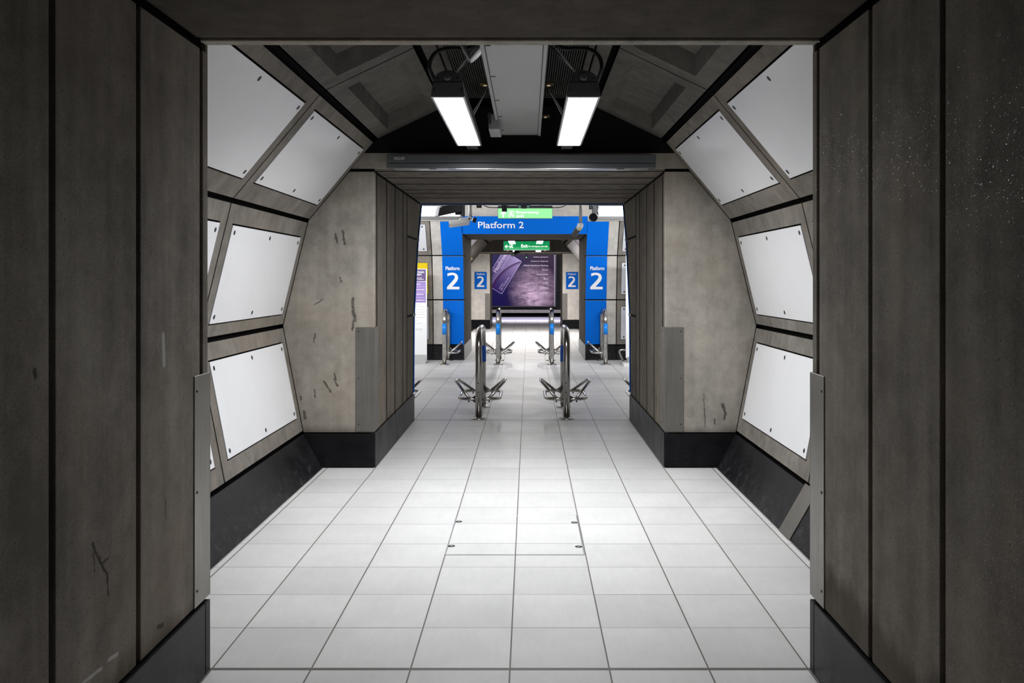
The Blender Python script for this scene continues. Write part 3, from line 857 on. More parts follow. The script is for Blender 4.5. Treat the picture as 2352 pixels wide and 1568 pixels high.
# ------------------------------------------------------------------ luminaires
LAMPS = {'lamp': (37, 164, (.97, .985, 1)), 'fill_hall_near': (18, 150, (.97, .985, 1)), 'lamp_hall': (9, 150, (.97, .985, 1)), 'fill_hall_rear': (34, 125, (.97, .985, 1)), 'lamp_far_front': (7, 172, (1, .96, .94)), 'lamp_far': (72, 172, (1, .96, .94)), 'fill_platform': (120, 160, (.88, .84, 1))}
def luminaire(mtx, L, label, lamp, group=None, side=1, stays=(), name='ceiling_light', bracket=None, conduit=None, W=.191):
    """box lamp: local x across, y along (0..L), face at z = 0 looking down"""
    root = empty(name, mtx @ Vector((0, L / 2, 0)), label, 'lamp', group)
    T = lambda p: mtx @ Vector(p)
    h = W / 2
    prof = [(-h, 0), (-h, .012), (-h * .86, .085)] + [(-h * .86 * math.cos(a), .085 + .062 * math.sin(a)) for a in [math.pi * k / 10 for k in range(1, 10)]] + [(h * .86, .085), (h, .012), (h, 0)]
    def ext(name, ya, yb, k, mat, bev=0):
        b = MB(); b.prism([T((p[0] * k, ya, max(0, .07 + (p[1] - .07) * k))) for p in prof], T((0, yb, 0)) - T((0, ya, 0)), 0, bev)
        return b.build(name, mat, root)
    b = MB()
    # open housing: profile without floor
    pts = [(p[0], p[1]) for p in prof]
    for (p, q) in zip(pts, pts[1:]):
        b.face([T((p[0], .02, p[1])), T((q[0], .02, q[1])), T((q[0], L - .02, q[1])), T((p[0], L - .02, p[1]))])
    b.build('housing', 'dark_metal', root)
    for ya, yb in ((0, .02), (L - .02, L)):
        e = ext('end_cap', ya, yb, 1.0, 'dark_metal', .003)
        yy = ya if ya == 0 else yb; nd = -1 if ya == 0 else 1
        for sx in (-.078, .078, -.055, .055):
            b = MB(); zz = .035 if abs(sx) > .07 else .10
            b.lathe(T((sx * W / .191, yy, zz)), [(.006, 0), (.006, .003), (.003, .004)], (T((0, nd, 0)) - T((0, 0, 0))), 10); b.build('screw', 'rubber', e)
        if ya == 0:
            b = MB(); b.pbox(Plane(T((0, -.001, .078)), T((1, 0, 0)) - T((0, 0, 0)), T((0, 0, 1)) - T((0, 0, 0))), -h * .86, h * .86, 0, .002, -.001, .002); b.build('seam', 'joint', e)
            b = MB(); b.lathe(T((0, -.001, .105)), [(.021, 0), (.021, .02), (.015, .022), (.015, .035)], (T((0, nd, 0)) - T((0, 0, 0))), 18); b.build('cable_gland', 'mid_metal', e)
    b = MB()
    bw = .012
    O = T((0, 0, 0)); P = Plane(O, T((1, 0, 0)) - O, T((0, 1, 0)) - O, T((0, 0, -1)) - O)
    for q in ((-h, -h + bw, 0, L), (h - bw, h, 0, L), (-h + bw, h - bw, 0, .02), (-h + bw, h - bw, L - .02, L)): b.pbox(P, *q, -.002, .006, 0, .001)
    b.build('bezel', 'alu', root)
    b = MB(); b.pbox(P, -h + bw + .001, h - bw - .001, .021, L - .021, -.006, .001); b.build('diffuser', lamp, root)
    watt, spread, colr = LAMPS[lamp]
    ld = bpy.data.lights.new('lamp_light', 'AREA'); ld.shape = 'RECTANGLE'; ld.size = W - 2 * bw; ld.size_y = L - .04; ld.energy = watt; ld.spread = math.radians(spread); ld.color = colr
    lo = bpy.data.objects.new('lamp_light', ld); COL.objects.link(lo); lo.parent = root
    lo.matrix_local = Matrix.Translation(-root.location) @ mtx @ Matrix.Translation((0, L / 2, -.003))
    for (p0, p1) in stays:
        b = MB(); b.cyl(p0, p1, .0055, n=10); b.build('stay', 'grey_metal', root)
    if bracket:
        b = MB(); b.box(*bracket, 0, .003); b.build('bracket', 'dark_metal', root)
    if conduit:
        b = MB(); b.tube(conduit, .0115, 12); b.build('conduit', 'rubber', root)
    return root

def catmull(pts, n=8):
    pts = [Vector(p) for p in pts]; out = []
    for i in range(len(pts) - 1):
        p0, p1, p2, p3 = pts[max(i - 1, 0)], pts[i], pts[i + 1], pts[min(i + 2, len(pts) - 1)]
        for k in range(n):
            t = k / n
            out.append(.5 * ((2 * p1) + (p2 - p0) * t + (2 * p0 - 5 * p1 + 4 * p2 - p3) * t * t + (3 * p1 - p0 - 3 * p2 + p3) * t ** 3))
    out.append(pts[-1]); return out

LYA, LYB, LZ = 4.76, 6.50, 2.596
for sd, X, s in (('left', -.456, -1), ('right', .310, 1)):
    st = []
    for yy in (LYA + .03, LYA + 1.0):
        zc = LZ + .125 if yy < 5 else LZ + .09
        st += [((X - s * (.03 if yy < 5 else .08), yy, zc), (X - s * .23, yy + .04, 2.99)), ((X - s * (.02 if yy < 5 else .06), yy + .06, zc + .015), (X - s * .20, yy + .30, 2.99))]
    cond = catmull([(X + s * .07, LYA + .06, LZ + .075), (X + s * .102, LYA, LZ + .15), (X + s * .092, LYA, LZ + .215), (X + s * .045, LYA + .01, LZ + .262), (X - s * .03, LYA + .02, LZ + .274), (X - s * .11, LYA + .03, LZ + .278), (X - s * .165, LYA + .05, LZ + .33), (X - s * .18, LYA + .08, LZ + .41)], 10)
    luminaire(Matrix.Translation((X, LYA, LZ)), LYB - LYA, 'lit box lamp with black conduit loop hanging %s of the central duct' % sd, 'lamp', 'box lamps in the near chamber',
              stays=st, bracket=(X - .045, X + .045, LYB - .01, 6.99, LZ + .03, LZ + .06), conduit=cond)

# hall lamps: tilted faces along the hall, toward the camera side, and an added unseen row to light the far wall
def hall_lamp(x, y, z, tilt, label, toward):
    R = Matrix.Rotation(math.radians(90), 4, 'Z')      # local y -> -x, local x -> y
    m = Matrix.Translation((x, y, z)) @ Matrix.Rotation(math.radians(tilt) * toward, 4, 'X') @ R
    return luminaire(m, 1.74, label, 'fill_hall_near' if z > 2.9 else 'lamp_hall' if toward < 0 else 'fill_hall_rear', 'strip lamps of the hall', name='ceiling_light')
hz = 2.505
hall_lamp(-1.0, 12.5, hz + .07, 60, 'bright strip lamp behind the black camera, left of the pale green sign', -1)
hall_lamp(1.02 + 1.74, 12.5, hz + .07, 60, 'bright strip lamp behind the round black camera, right of the pale green sign', -1)
hall_lamp(-3.0, 12.5, hz + .07, 60, 'strip lamp further along the hall to the left', -1)
hall_lamp(1.02 + 3.7, 12.5, hz + .07, 60, 'strip lamp further along the hall to the right', -1)
for x in (-3.0, -1.0, 2.76, 4.72):
    hall_lamp(x, 12.78, hz + .07, 75, 'added unseen strip lamp behind the hall row, aimed at the far wall', 1)
for x in (-1.6, 2.6):  # added unseen lamps that brighten the fronts of the hall cameras
    hall_lamp(x, 10.9, 3.05, 50, 'added unseen strip lamp high over the nearer side of the hall, above the doorway', 1)
for lampo in [o for o in COL.objects if o.name.startswith('ceiling_light') and abs(o.location.y - 12.5) < .05]:
    x = lampo.location.x
    b = MB(); b.box(x - .90, x + .90, 12.40, 12.47, 2.446, 2.492, 0, .004); b.build('lower_rail', 'grey_metal', lampo)
for sd, x0, x1 in (('left', HX0 + .02, -.95), ('right', .98, HX1 - .02)):
    b = MB(); b.box(x0, x1, 12.60, 12.68, 2.69, 2.75, 0, .003)
    o = b.build('ceiling_trunking', 'alu'); tag(o, 'metal trunking above the strip lamps on the %s of the hall' % sd, 'trunking')
    for x in ((x0 + .3, x1 - .12) if sd == 'left' else (x0 + .12, x1 - .3)):
        b = MB(); b.box(x - .02, x + .02, 12.62, 12.66, 2.75, 3.3); b.build('hanger', 'mid_metal', o)
    for x in (x1 - .03,) if sd == 'left' else (x0 + .03,):
        b = MB(); b.box(x - .02, x + .03, 12.50, 12.62, 2.50, 2.70, 0, .004); b.build('end_bracket', 'black_box', o)

# chamber beyond
for sd, X in (('left', -.46), ('right', .31)):
    luminaire(Matrix.Translation((X, 22.6, 2.60)), 1.76, 'small distant box lamp over the %s half of the dark green exit sign' % sd, 'lamp_far', 'distant box lamps',
              stays=[((X, 22.7, 2.73), (X * .5, 22.9, 2.99)), ((X, 24.2, 2.73), (X * .5, 24.2, 2.99))])
    luminaire(Matrix.Translation((X, 19.4, 2.60)), 1.7, 'box lamp hidden above the far passage, %s of centre' % sd, 'lamp_far_front', 'distant box lamps',
              stays=[((X, 19.5, 2.73), (X * .5, 19.6, 2.99)), ((X, 20.9, 2.73), (X * .5, 20.9, 2.99))])
# unseen platform lamps, added and aimed to brighten the poster
for k, x in enumerate((-2.2, .0, 2.2)):
    m = Matrix.Translation((x + .87, 31.6, 3.2)) @ Matrix.Rotation(math.radians(50), 4, 'X') @ Matrix.Rotation(math.radians(90), 4, 'Z')
    luminaire(m, 1.74, 'added platform strip lamp out of view, aimed at the poster', 'fill_platform', 'added platform lamps', stays=[((x, 31.6, 3.34), (x, 31.6, 3.8))])

# ------------------------------------------------------------------ chamber ceiling equipment
r = empty('ceiling_duct', (C, 5.2, 2.74), 'wide flat grey cable duct down the middle of the chamber ceiling', 'duct')
b = MB(); b.box(C - .148, C + .148, 3.44, 6.9, 2.742, 2.90, 0, .004, 2); b.build('cover', 'duct', r)
for s in (-1, 1):
    b = MB(); b.box(*sorted((C + s * .150, C + s * .172)), 3.44, 6.9, 2.735, 2.765, 0, .003); b.build('edge_strip', 'grey_metal', r)
for y in (4.25, 4.9, 5.55, 6.1, 6.65):
    b = MB(); b.box(C - .146, C - .118, y, y + .012, 2.739, 2.742); b.build('clip', 'screw', r)
for y in (4.0, 5.35, 6.4):
    for s in (-1, 1):
        b = MB(); b.cyl((C + s * .17, y, 2.80), (C + s * .235, y, 2.80), .014, n=14); b.build('stud', 'brass', r)
for y in (4.2, 5.4, 6.5):
    for s in (-1, 1):
        b = MB(); b.cyl((C + s * .10, y, 2.90), (C + s * .10, y, 3.02), .008, n=10); b.build('hanger_rod', 'mid_metal', r)

r = empty('ceiling_junction_box', (-.255, 6.5, 2.69), 'small grey box hanging left of the central duct near its far end', 'box')
b = MB(); b.box(-.295, -.21, 6.2, 6.55, 2.665, 2.78, 0, .006, 2); b.build('casing', 'grey_metal', r)
b = MB(); b.box(-.297, -.275, 6.195, 6.555, 2.70, 2.79, 0, .004); b.build('lid', 'dark_metal', r)
b = MB(); b.cyl((-.25, 6.4, 2.78), (-.25, 6.4, 3.01), .010, n=10); b.build('hanger_rod', 'mid_metal', r)

r = empty('ceiling_antenna', (-.28, 4.55, 2.80), 'pale grey paddle shaped fitting on a short arm above the left lamp', 'fitting')
a0 = at(1084, 137, 4.6); a1 = at(1121, 96, 4.45)
b = MB(); ax = (a1 - a0)
n_ = 12; prof = []
for k in range(n_ + 1):
    t = k / n_; prof.append((.005 + .015 * math.sin(math.pi * min(1, t * .92 + .06)) ** .6, ax.length * 1.15 * t - .02))
b.lathe(a0, prof, ax, 20); pd = b.build('paddle', 'alu', r); 
b = MB(); b.tube([a0 + Vector((-.01, 0, .0)), at(1062, 104, 4.62), at(1048, 80, 4.66), (-.40, 4.72, 3.0)], .012, 12); b.build('arm', 'grey_metal', r)
b = MB(); b.cyl((-.40, 4.72, 2.99), (-.40, 4.72, 3.005), .04, n=18); b.build('base_plate', 'grey_metal', r)

# shutter housing above the second doorway
r = empty('wall_shutter_box', (-.06, 6.93, 2.465), 'long dark grey housing with a tiny label above the second doorway', 'shutter box')
b = MB(); b.box(-1.155, 1.037, 6.85, 6.997, 2.512, 2.578, 0, .006, 2); b.build('upper_casing', 'mid_metal', r)
b = MB(); b.box(-1.155, 1.037, 6.855, 6.997, 2.470, 2.508, 0, .005, 2); b.build('lower_casing', 'mid_metal', r)
b = MB(); b.box(-1.10, .98, 6.87, 6.99, 2.462, 2.4695, 0, .001); b.build('slot_strip', 'alu', r)
for x in (-.78, -.62, -.3, .2, .75):
    b = MB(); b.box(x - .03, x + .03, 6.865, 6.88, 2.459, 2.4625); b.build('clip', 'rubber', r)
b = MB(); b.box(-1.092, -1.008, 6.848, 6.8505, 2.535, 2.556, 0, .0005); lb = b.build('label_plate', 'grey_metal', r)
b = MB()
for dx in (-.012, .008): b.box(-1.05 + dx, -1.05 + dx + .010, 6.8465, 6.8482, 2.542, 2.549)
b.build('marking', 'rubber', lb)

# floor access cover
r = empty('floor_access_cover', (C, 5.17, 0), 'square steel edged access cover set into the white floor tiles', 'access cover')
x0, x1, y0, y1 = -.477, .322, 4.772, 5.57
b = MB(); b.box(x0 + .012, x1 - .012, y0 + .010, y1 - .010, -.01, .0025, 0); b.build('tiled_lid', 'tile', r)
b = MB()
for q in ((x0, x0 + .008, y0, y1), (x1 - .008, x1, y0, y1), (x0 + .008, x1 - .008, y0, y0 + .007), (x0 + .008, x1 - .008, y1 - .007, y1)): b.box(*q, -.01, .003, 0, .0006)
b.build('edge_frame', 'alu', r)
for px, py in ((1054, 1198.5), (1319, 1200.5), (1037, 1254.5), (1329, 1256)):
    Y = H * F / (py - VY); X = (px - VX) * Y / F
    b = MB(); b.lathe((X, Y, .002), [(.021, 0), (.021, .0015), (.014, .0022), (.013, .0008)], (0, 0, 1), 20); kk = b.build('lifting_socket', 'screw', r)
    b = MB(); b.lathe((X, Y, .0022), [(.009, 0), (.009, .0015)], (0, 0, 1), 12); b.build('socket_pin', 'alu', kk)

# ------------------------------------------------------------------ hoop barriers
def make_hoop(x, y, label, band_far, length=.86, top=1.022, sides=(-1, 1)):
    r = empty('hoop_barrier', (x, y, 0), label, 'barrier', None)
    R = .038; y1 = y + length
    path = fillet([(x, y, .01), (x, y, top - R), (x, y1, top - R), (x, y1, .01)], .21, 12)
    b = MB(); b.tube(path, R, 24); b.build('hoop', 'steel', r)
    for yy in (y, y1):
        b = MB(); b.lathe((x, yy, 0), [(.088, 0), (.09, .004), (.086, .011), (.05, .016), (.041, .022)], (0, 0, 1), 32); f = b.build('base_flange', 'steel', r)
        for k in range(4):
            a = math.pi / 4 + k * math.pi / 2
            b = MB(); b.lathe((x + .066 * math.cos(a), yy + .066 * math.sin(a), .012), [(.009, 0), (.009, .004), (.005, .007)], (0, 0, 1), 10); b.build('bolt', 'alu', f)
    yb = y1 if band_far else y
    b = MB(); b.cyl((x, yb, .557), (x, yb, .757), R + .0025, n=28, caps=True); b.build('band', 'blue_dark' if band_far else 'blue_band', r)
    for s in sides:
        zr = .212
        b = MB()
        b.tube(fillet([(x + s * .025, y + .03, zr), (x + s * .235, y + .10, zr), (x + s * .235, y1 - .10, zr), (x + s * .025, y1 - .03, zr)], [.17, .17], 12), .0195, 16)
        ring = b.build('side_loop', 'steel', r)
        for yy, dy in ((y, 1), (y1, -1)):
            b = MB(); b.prism([(x + s * .03, yy + dy * .012, zr - .045), (x + s * .09, yy + dy * .05, zr - .012), (x + s * .09, yy + dy * .05, zr + .012), (x + s * .03, yy + dy * .012, zr + .05)], (0, dy * .008, 0), 0, .001)
            b.build('gusset', 'steel', ring)
            b = MB(); b.cyl((x + s * .115, yy + dy * .062, zr - .038), (x + s * .115, yy + dy * .062, zr + .0), .008, n=10); b.build('bolt', 'screw', ring)
        b = MB(); ym = (y + y1) / 2
        p = fillet([(x + s * .115, y + .065, zr + .012), (x + s * .285, ym - .10, .385), (x + s * .285, ym + .10, .385), (x + s * .115, y1 - .065, zr + .012)], [.085, .085], 8)
        b.tube(p, .0165, 16); b.build('raised_arm', 'steel', r)
    for zz in (.30, .40):
        b = MB(); b.lathe((x - .006, y - R + .001, zz), [(.007, 0), (.007, .002)], (0, -1, 0), 12); b.build('hole', 'rubber', r)
    return r
near_lab = ['dark banded hoop barrier mostly hidden behind the left reveal of the second doorway',
            'nearer steel hoop barrier with dark blue band, left of the middle of the doorway',
            'nearer steel hoop barrier with dark blue band, right of the middle of the doorway',
            'dark banded hoop barrier mostly hidden behind the right reveal of the second doorway']
far_lab = ['farther hoop barrier with light blue band against the left blue upright',
           'farther hoop barrier with light blue band, left one in the Platform 2 doorway',
           'farther hoop barrier with light blue band, right one in the Platform 2 doorway',
           'farther hoop barrier with light blue band against the right blue upright']
for k, x in enumerate((-1.545, -.560, .428, 1.413)):
    sd = {0: (1,), 3: (-1,)}.get(k, (-1, 1))
    make_hoop(x, 9.47, near_lab[k], True, sides=sd)['group'] = 'nearer row of hoop barriers'
    make_hoop(x, 15.46, far_lab[k], False, .80, sides=sd)['group'] = 'farther row of hoop barriers'

# ------------------------------------------------------------------ information board, white board and rail in the hall
TX0, TX1, TY, TZ = -2.62, (980.5 - VX) * 15.72 / F, 15.72, H - (617 - VY) * 15.72 / F
r = empty('information_board', ((TX0 + TX1) / 2, TY + .05, 0), 'tall free standing purple and white information board about a train', 'board')
b = MB(); b.box(TX0, TX1, TY, TY + .03, .03, TZ, 0, .003); b.build('panel', 'white_board', r)
b = MB(); b.prism([(TX0, TY - .06, 0), (TX0, TY + .12, 0), (TX0, TY + .035, .16), (TX0, TY - .006, .16)], (TX1 - TX0 - .01, 0, 0), 0, .004); b.build('foot', 'grey_metal', r)
def tz(py): return H - (py - VY) * TY / F
def tx(px): return (px - VX) * TY / F
def sheet(py0, py1, mat, nm):
    b = MB(); b.box(TX0 + .03, TX1 - .02, TY - .003, TY, tz(py1), tz(py0)); return b.build(nm, mat, r)
hd = sheet(618.5, 645.5, 'purple_dark', 'header')
sheet(646.6, 694.5, 'purple', 'language_block')
tm = lambda u, v: Vector((u, TY - .0045, v))
lettering('TRAIN', tm, tx(957.8), tx(974), tz(626.6), tz(623), 'white', hd, .03)
lettering('ED?', tm, tx(957.8), tx(968), tz(632.2), tz(628.3), 'white', hd, .03)
lettering('AND THE', tm, tx(957), tx(968.6), tz(639), tz(637.2), 'white', hd, .02)
lettering('M TERMINAL', tm, tx(957), tx(974), tz(642.2), tz(640.2), 'white', hd, .02)
b = MB()
for py, a, c in ((652.6, 957, 965.5), (665, 957, 976), (675.6, 957, 975.5), (689.3, 957, 976)):
    n = int((c - a) / 1.7)
    for k in range(n):
        q = a + k * 1.7; hh = random.uniform(.7, 1.15)
        b.box(tx(q), tx(q + 1.25), TY - .0045, TY - .003, tz(py + hh), tz(py - hh))
for py in (658.6, 671, 683): b.box(tx(957), tx(976), TY - .0042, TY - .003, tz(py + .2), tz(py - .2))
b.build('lettering', 'white', r)
b = MB()
for row, (py, a, c) in enumerate(((698.6, 955, 968), (704.2, 955, 976), (710.5, 955, 975.5), (716.3, 955, 975.5), (722, 955, 976), (728.6, 955, 976), (735, 955, 960), (742.5, 955, 968), (755, 955, 971), (758, 955, 969))):
    q = a
    while q < c:
        w = random.uniform(1.2, 3.2); b.box(tx(q), tx(min(q + w, c)), TY - .0015, TY, tz(py + .55), tz(py - .45)); q += w + random.uniform(.7, 1.8)
b.build('small_print', 'grey_letter', r)

r = empty('white_board', (1.98, 15.3, 0), 'narrow white free standing board at the right edge of the second doorway', 'board')
bx0 = (1437.5 - VX) * 15.25 / F
b = MB(); b.box(bx0, bx0 + .62, 15.25, 15.28, .14, H - (586 - VY) * 15.25 / F, 0, .003); b.build('panel', 'white_board', r)
b = MB(); b.box(bx0 - .06, bx0 + .66, 15.10, 15.42, .0, .06, 0, .004); b.build('foot', 'cam_white', r)
b = MB(); b.box(bx0 + .02, bx0 + .60, 15.24, 15.30, .05, .16, 0, .004); b.build('plinth', 'grey_metal', r)
r = empty('steel_rail', (2.0, 15.55, 0), 'low bent steel rail behind the white board', 'rail')
ra = at(1421, 803.5, 15.6); rb = at(1433, 828, 15.6)
b = MB(); b.tube(fillet([(2.6, 15.6, ra.z), (ra.x, 15.6, ra.z), (rb.x, 15.6, .012)], .03, 6), .019, 14); b.tube([(2.5, 15.6, ra.z), (2.42, 15.6, .012)], .019, 14); b.build('bent_tube', 'steel', r)
b = MB(); b.box(rb.x - .06, rb.x + .06, 15.55, 15.65, 0, .012, 0, .002); b.box(2.36, 2.48, 15.55, 15.65, 0, .012, 0, .002); b.build('base_plate', 'steel', r)

# ------------------------------------------------------------------ hall signs and cameras
def arrow(b, cx, cz, s, ang, y, fm):
    pts = [(0, .5), (.42, .08), (.42, -.12), (.11, .17), (.11, -.5), (-.11, -.5), (-.11, .17), (-.42, -.12), (-.42, .08)]
    ca, sa = math.cos(ang), math.sin(ang)
    b.prism([fm(cx + s * (p[0] * ca - p[1] * sa), cz + s * (p[0] * sa + p[1] * ca)) for p in pts], (0, -.002, 0))
def runner_pictogram(cx, cz, s, fm, parent, flip=1):
    """doorway with a running figure: light door leaf, cut out as thin bars and limbs"""
    b = MB()
    def q(x0, x1, z0, z1): b.prism([fm(cx + flip * s * x, cz + s * z) for x, z in ((x0, z0), (x1, z0), (x1, z1), (x0, z1))], (0, -.002, 0))
    q(-.42, .42, .42, .5); q(-.42, -.34, -.5, .42); q(.34, .42, -.5, .42)
    def limb(p, r, w):
        (x0, z0), (x1, z1) = p, r; d = math.hypot(x1 - x0, z1 - z0); nx, nz = -(z1 - z0) / d * w, (x1 - x0) / d * w
        b.prism([fm(cx + flip * s * x, cz + s * z) for x, z in ((x0 - nx, z0 - nz), (x1 - nx, z1 - nz), (x1 + nx, z1 + nz), (x0 + nx, z0 + nz))], (0, -.002, 0))
    limb((-.02, .2), (.04, -.1), .09); limb((.0, .18), (-.24, .08), .045); limb((.0, .18), (.22, .02), .045)
    limb((.04, -.1), (-.16, -.22), .055); limb((-.16, -.22), (-.26, -.44), .05); limb((.04, -.1), (.2, -.24), .055); limb((.2, -.24), (.12, -.46), .05)
    b.prism([fm(cx + flip * s * (-.06 + .075 * math.cos(a)), cz + s * (.32 + .075 * math.sin(a))) for a in [k * math.pi / 5 for k in range(10)]], (0, -.002, 0))
    return b.build('pictogram', 'sign_white', parent)

SY = 13.0
def sm(Y): return lambda u, v: Vector((u, Y, v))
def sp(px, py, Y): p = at(px, py, Y); return p.x, p.z
x0, zt = sp(1143.5, 478.5, SY); x1, zb = sp(1269, 501, SY)
r = empty('emergency_exit_sign', ((x0 + x1) / 2, SY, zb), 'pale green lit sign reading Emergency exit hanging in the hall', 'sign')
zt2 = zt + .06
b = MB(); b.box(x0, x1, SY + .004, SY + .09, zb - .004, zt + .045, 0, .003); b.build('casing', 'dark_metal', r)
b = MB(); b.box(x0 + .004, x1 - .004, SY, SY + .01, zb, zt, 0, .001); fc = b.build('lit_face', 'sign_pale', r)
fm = sm(SY - .001)
b = MB(); c = sp(1156, 491, SY); arrow(b, c[0], c[1], .10, 0, SY, fm); b.build('arrow', 'sign_white', fc)
c = sp(1174.5, 491.5, SY); runner_pictogram(c[0], c[1], .098, fm, fc)
a = sp(1186, 492.0, SY); c = sp(1238, 484.2, SY); lettering('Emergency', sm(SY - .002), a[0], c[0], a[1], c[1], 'sign_white', fc, .015)
a = sp(1186, 498.8, SY); c = sp(1203.5, 492.6, SY); lettering('exit', sm(SY - .002), a[0], c[0], a[1], c[1], 'sign_white', fc, .015)
for x in (x0 + .15, x1 - .15):
    b = MB(); b.cyl((x, SY + .05, zt + .04), (x, SY + .05, 3.3), .012, n=10); b.build('hanger_rod', 'mid_metal', r)

GY = 25.0
x0, zt = sp(1156.2, 554, GY); x1, zb = sp(1262.6, 573.7, GY)
r = empty('exit_sign', ((x0 + x1) / 2, GY, zb), 'dark green lit sign reading Exit for emergency use only above the far doorway', 'sign')
b = MB(); b.box(x0, x1, GY + .004, GY + .10, zb - .012, zt + .01, 0, .003); b.build('casing', 'grey_metal', r)
b = MB(); b.box(x0 + .006, x1 - .006, GY, GY + .01, zb, zt, 0, .001); fc = b.build('lit_face', 'sign_green', r)
fm = sm(GY - .001)
b = MB(); c = sp(1164, 565.8, GY); arrow(b, c[0], c[1], .125, math.pi / 2, GY, fm); b.build('arrow', 'sign_white', fc)
c = sp(1174.4, 565.6, GY); runner_pictogram(c[0], c[1], .115, fm, fc, -1)
a = sp(1197, 568.2, GY); c = sp(1212.5, 560.6, GY); lettering('Exit', sm(GY - .002), a[0], c[0], a[1], c[1], 'sign_white', fc, .02)
a = sp(1214, 568.2, GY); c = sp(1258, 563.4, GY); lettering('for emergency use only', sm(GY - .002), a[0], c[0], a[1], c[1], 'sign_white', fc, .008)
for px, w, mt, nm in ((1236.5, .075, 'small_lamp', 'downlight'), (1179.7, .02, 'small_lamp', 'downlight'), (1165.8, .03, 'amber_lamp', 'stud'), (1252, .03, 'amber_lamp', 'stud')):
    X = (px - VX) * GY / F; b = MB(); b.box(X - w, X + w, GY + .01, GY + .09, zb - (.055 if mt == 'small_lamp' else .032), zb - .012, 0, .004); b.build(nm, mt, r)
for x in (x0 + .3, x1 - .3):
    b = MB(); b.cyl((x, GY + .05, zt), (x, GY + .05, 3.0), .012, n=10); b.build('hanger_rod', 'mid_metal', r)

def cam_post(name, label, px, pyb, Y, root_loc, hexa=.024, cat='camera'):
    p = at(px, pyb, Y)
    r = empty(name, (p.x, Y, p.z), label, cat)
    b = MB(); b.cyl((p.x, Y, p.z), (p.x, Y, 3.3), hexa, n=6); b.build('post', 'alu', r)
    return r, p
CY = 12.0
# white camera on post, left
r, p = cam_post('ceiling_camera', 'white box camera on a metal post, left of the Platform 2 head sign', 1080.5, 500, CY, None)
b = MB(); b.cyl((p.x - .035, CY - .02, p.z - .02), (p.x + .02, CY - .02, p.z - .02), .026, n=18); b.lathe((p.x - .01, CY - .045, p.z - .018), [(.028, 0), (.03, .006), (.024, .022), (.01, .024)], (0, -1, 0), 20); b.build('swivel', 'cam_white', r)
b = MB(); b.lathe((p.x - .01, CY - .07, p.z - .018), [(.012, 0), (.012, .002)], (0, -1, 0), 16); b.build('pivot', 'rubber', r)
A = at(1077, 509, CY); B = at(1032.5, 515.5, CY - .06)
d = (B - A).normalized(); up = Vector((0, 0, 1)); up = (up - d * up.dot(d)).normalized()
P = Plane(A, d, up); L = (B - A).length
b = MB(); b.prism([P.p(0, v, w) for v, w in ((-.045, -.035), (-.045, .035), (-.005, .05), (.028, .045), (.045, .02), (.045, -.02), (.028, -.045), (-.005, -.05))], d * L, 0, .004, 2); b.build('body', 'cam_white', r)
b = MB(); b.pbox(P, -.01, L * .45, .042, .066, -.03, .03, 0, .004, 2); b.build('top_cover', 'cam_white', r)
b = MB(); b.cyl(P.p(L, -.005, 0), P.p(L + .008, -.005, 0), .028, n=18); b.build('lens', 'glass_dark', r)
b = MB(); P3 = Plane(at(1089, 505, CY + .03), (1, .2, -.35), (.35, 0, 1)); b.pbox(P3, -.025, .03, -.035, .035, -.03, .03, 0, .005, 2); b.build('back_box', 'black_box', r)
# camera on post, right, seen from behind
r, p = cam_post('ceiling_camera', 'grey camera with white end cap on a post, right of the Platform 2 lettering', 1333.5, 512, CY, None)
q = at(1332.8, 518, CY)
b = MB(); b.box(q.x - .042, q.x + .042, CY - .035, CY + .035, q.z - .02, q.z + .03, 0, .005, 2); b.build('swivel', 'cam_white', r)
b = MB(); b.box(q.x - .008, q.x + .008, CY - .038, CY - .034, q.z + .005, q.z + .013); b.build('socket', 'rubber', r)
A = at(1331, 522, CY - .04); B = at(1319, 538.5, CY + .16)
d = (B - A).normalized(); up = Vector((0, 0, 1)); up = (up - d * up.dot(d)).normalized(); P = Plane(A, d, up); L = (B - A).length
pr = [(.046 * math.cos(k * math.pi / 4 + .39), .046 * math.sin(k * math.pi / 4 + .39)) for k in range(8)]
b = MB(); b.prism([P.p(.03, v, w) for v, w in pr], d * (L - .03), 0, .003); b.build('body', 'mid_metal', r)
b = MB(); b.prism([P.p(-.012, v * .96, w * .96) for v, w in pr], d * .041, 0, .006, 2); cp = b.build('end_cap', 'cam_white', r)
b = MB(); b.pbox(P, -.0145, -.0115, -.036, -.018, -.025, .025); b.build('label_strip', 'yellow', cp)
b = MB(); b.pbox(P, -.0145, -.0115, -.010, .004, -.03, .022); b.build('print_strip', 'grey_letter', cp)
b = MB(); b.cyl(P.p(L, -.01, 0), P.p(L + .012, -.01, 0), .025, n=18); b.build('lens', 'cam_white', r)
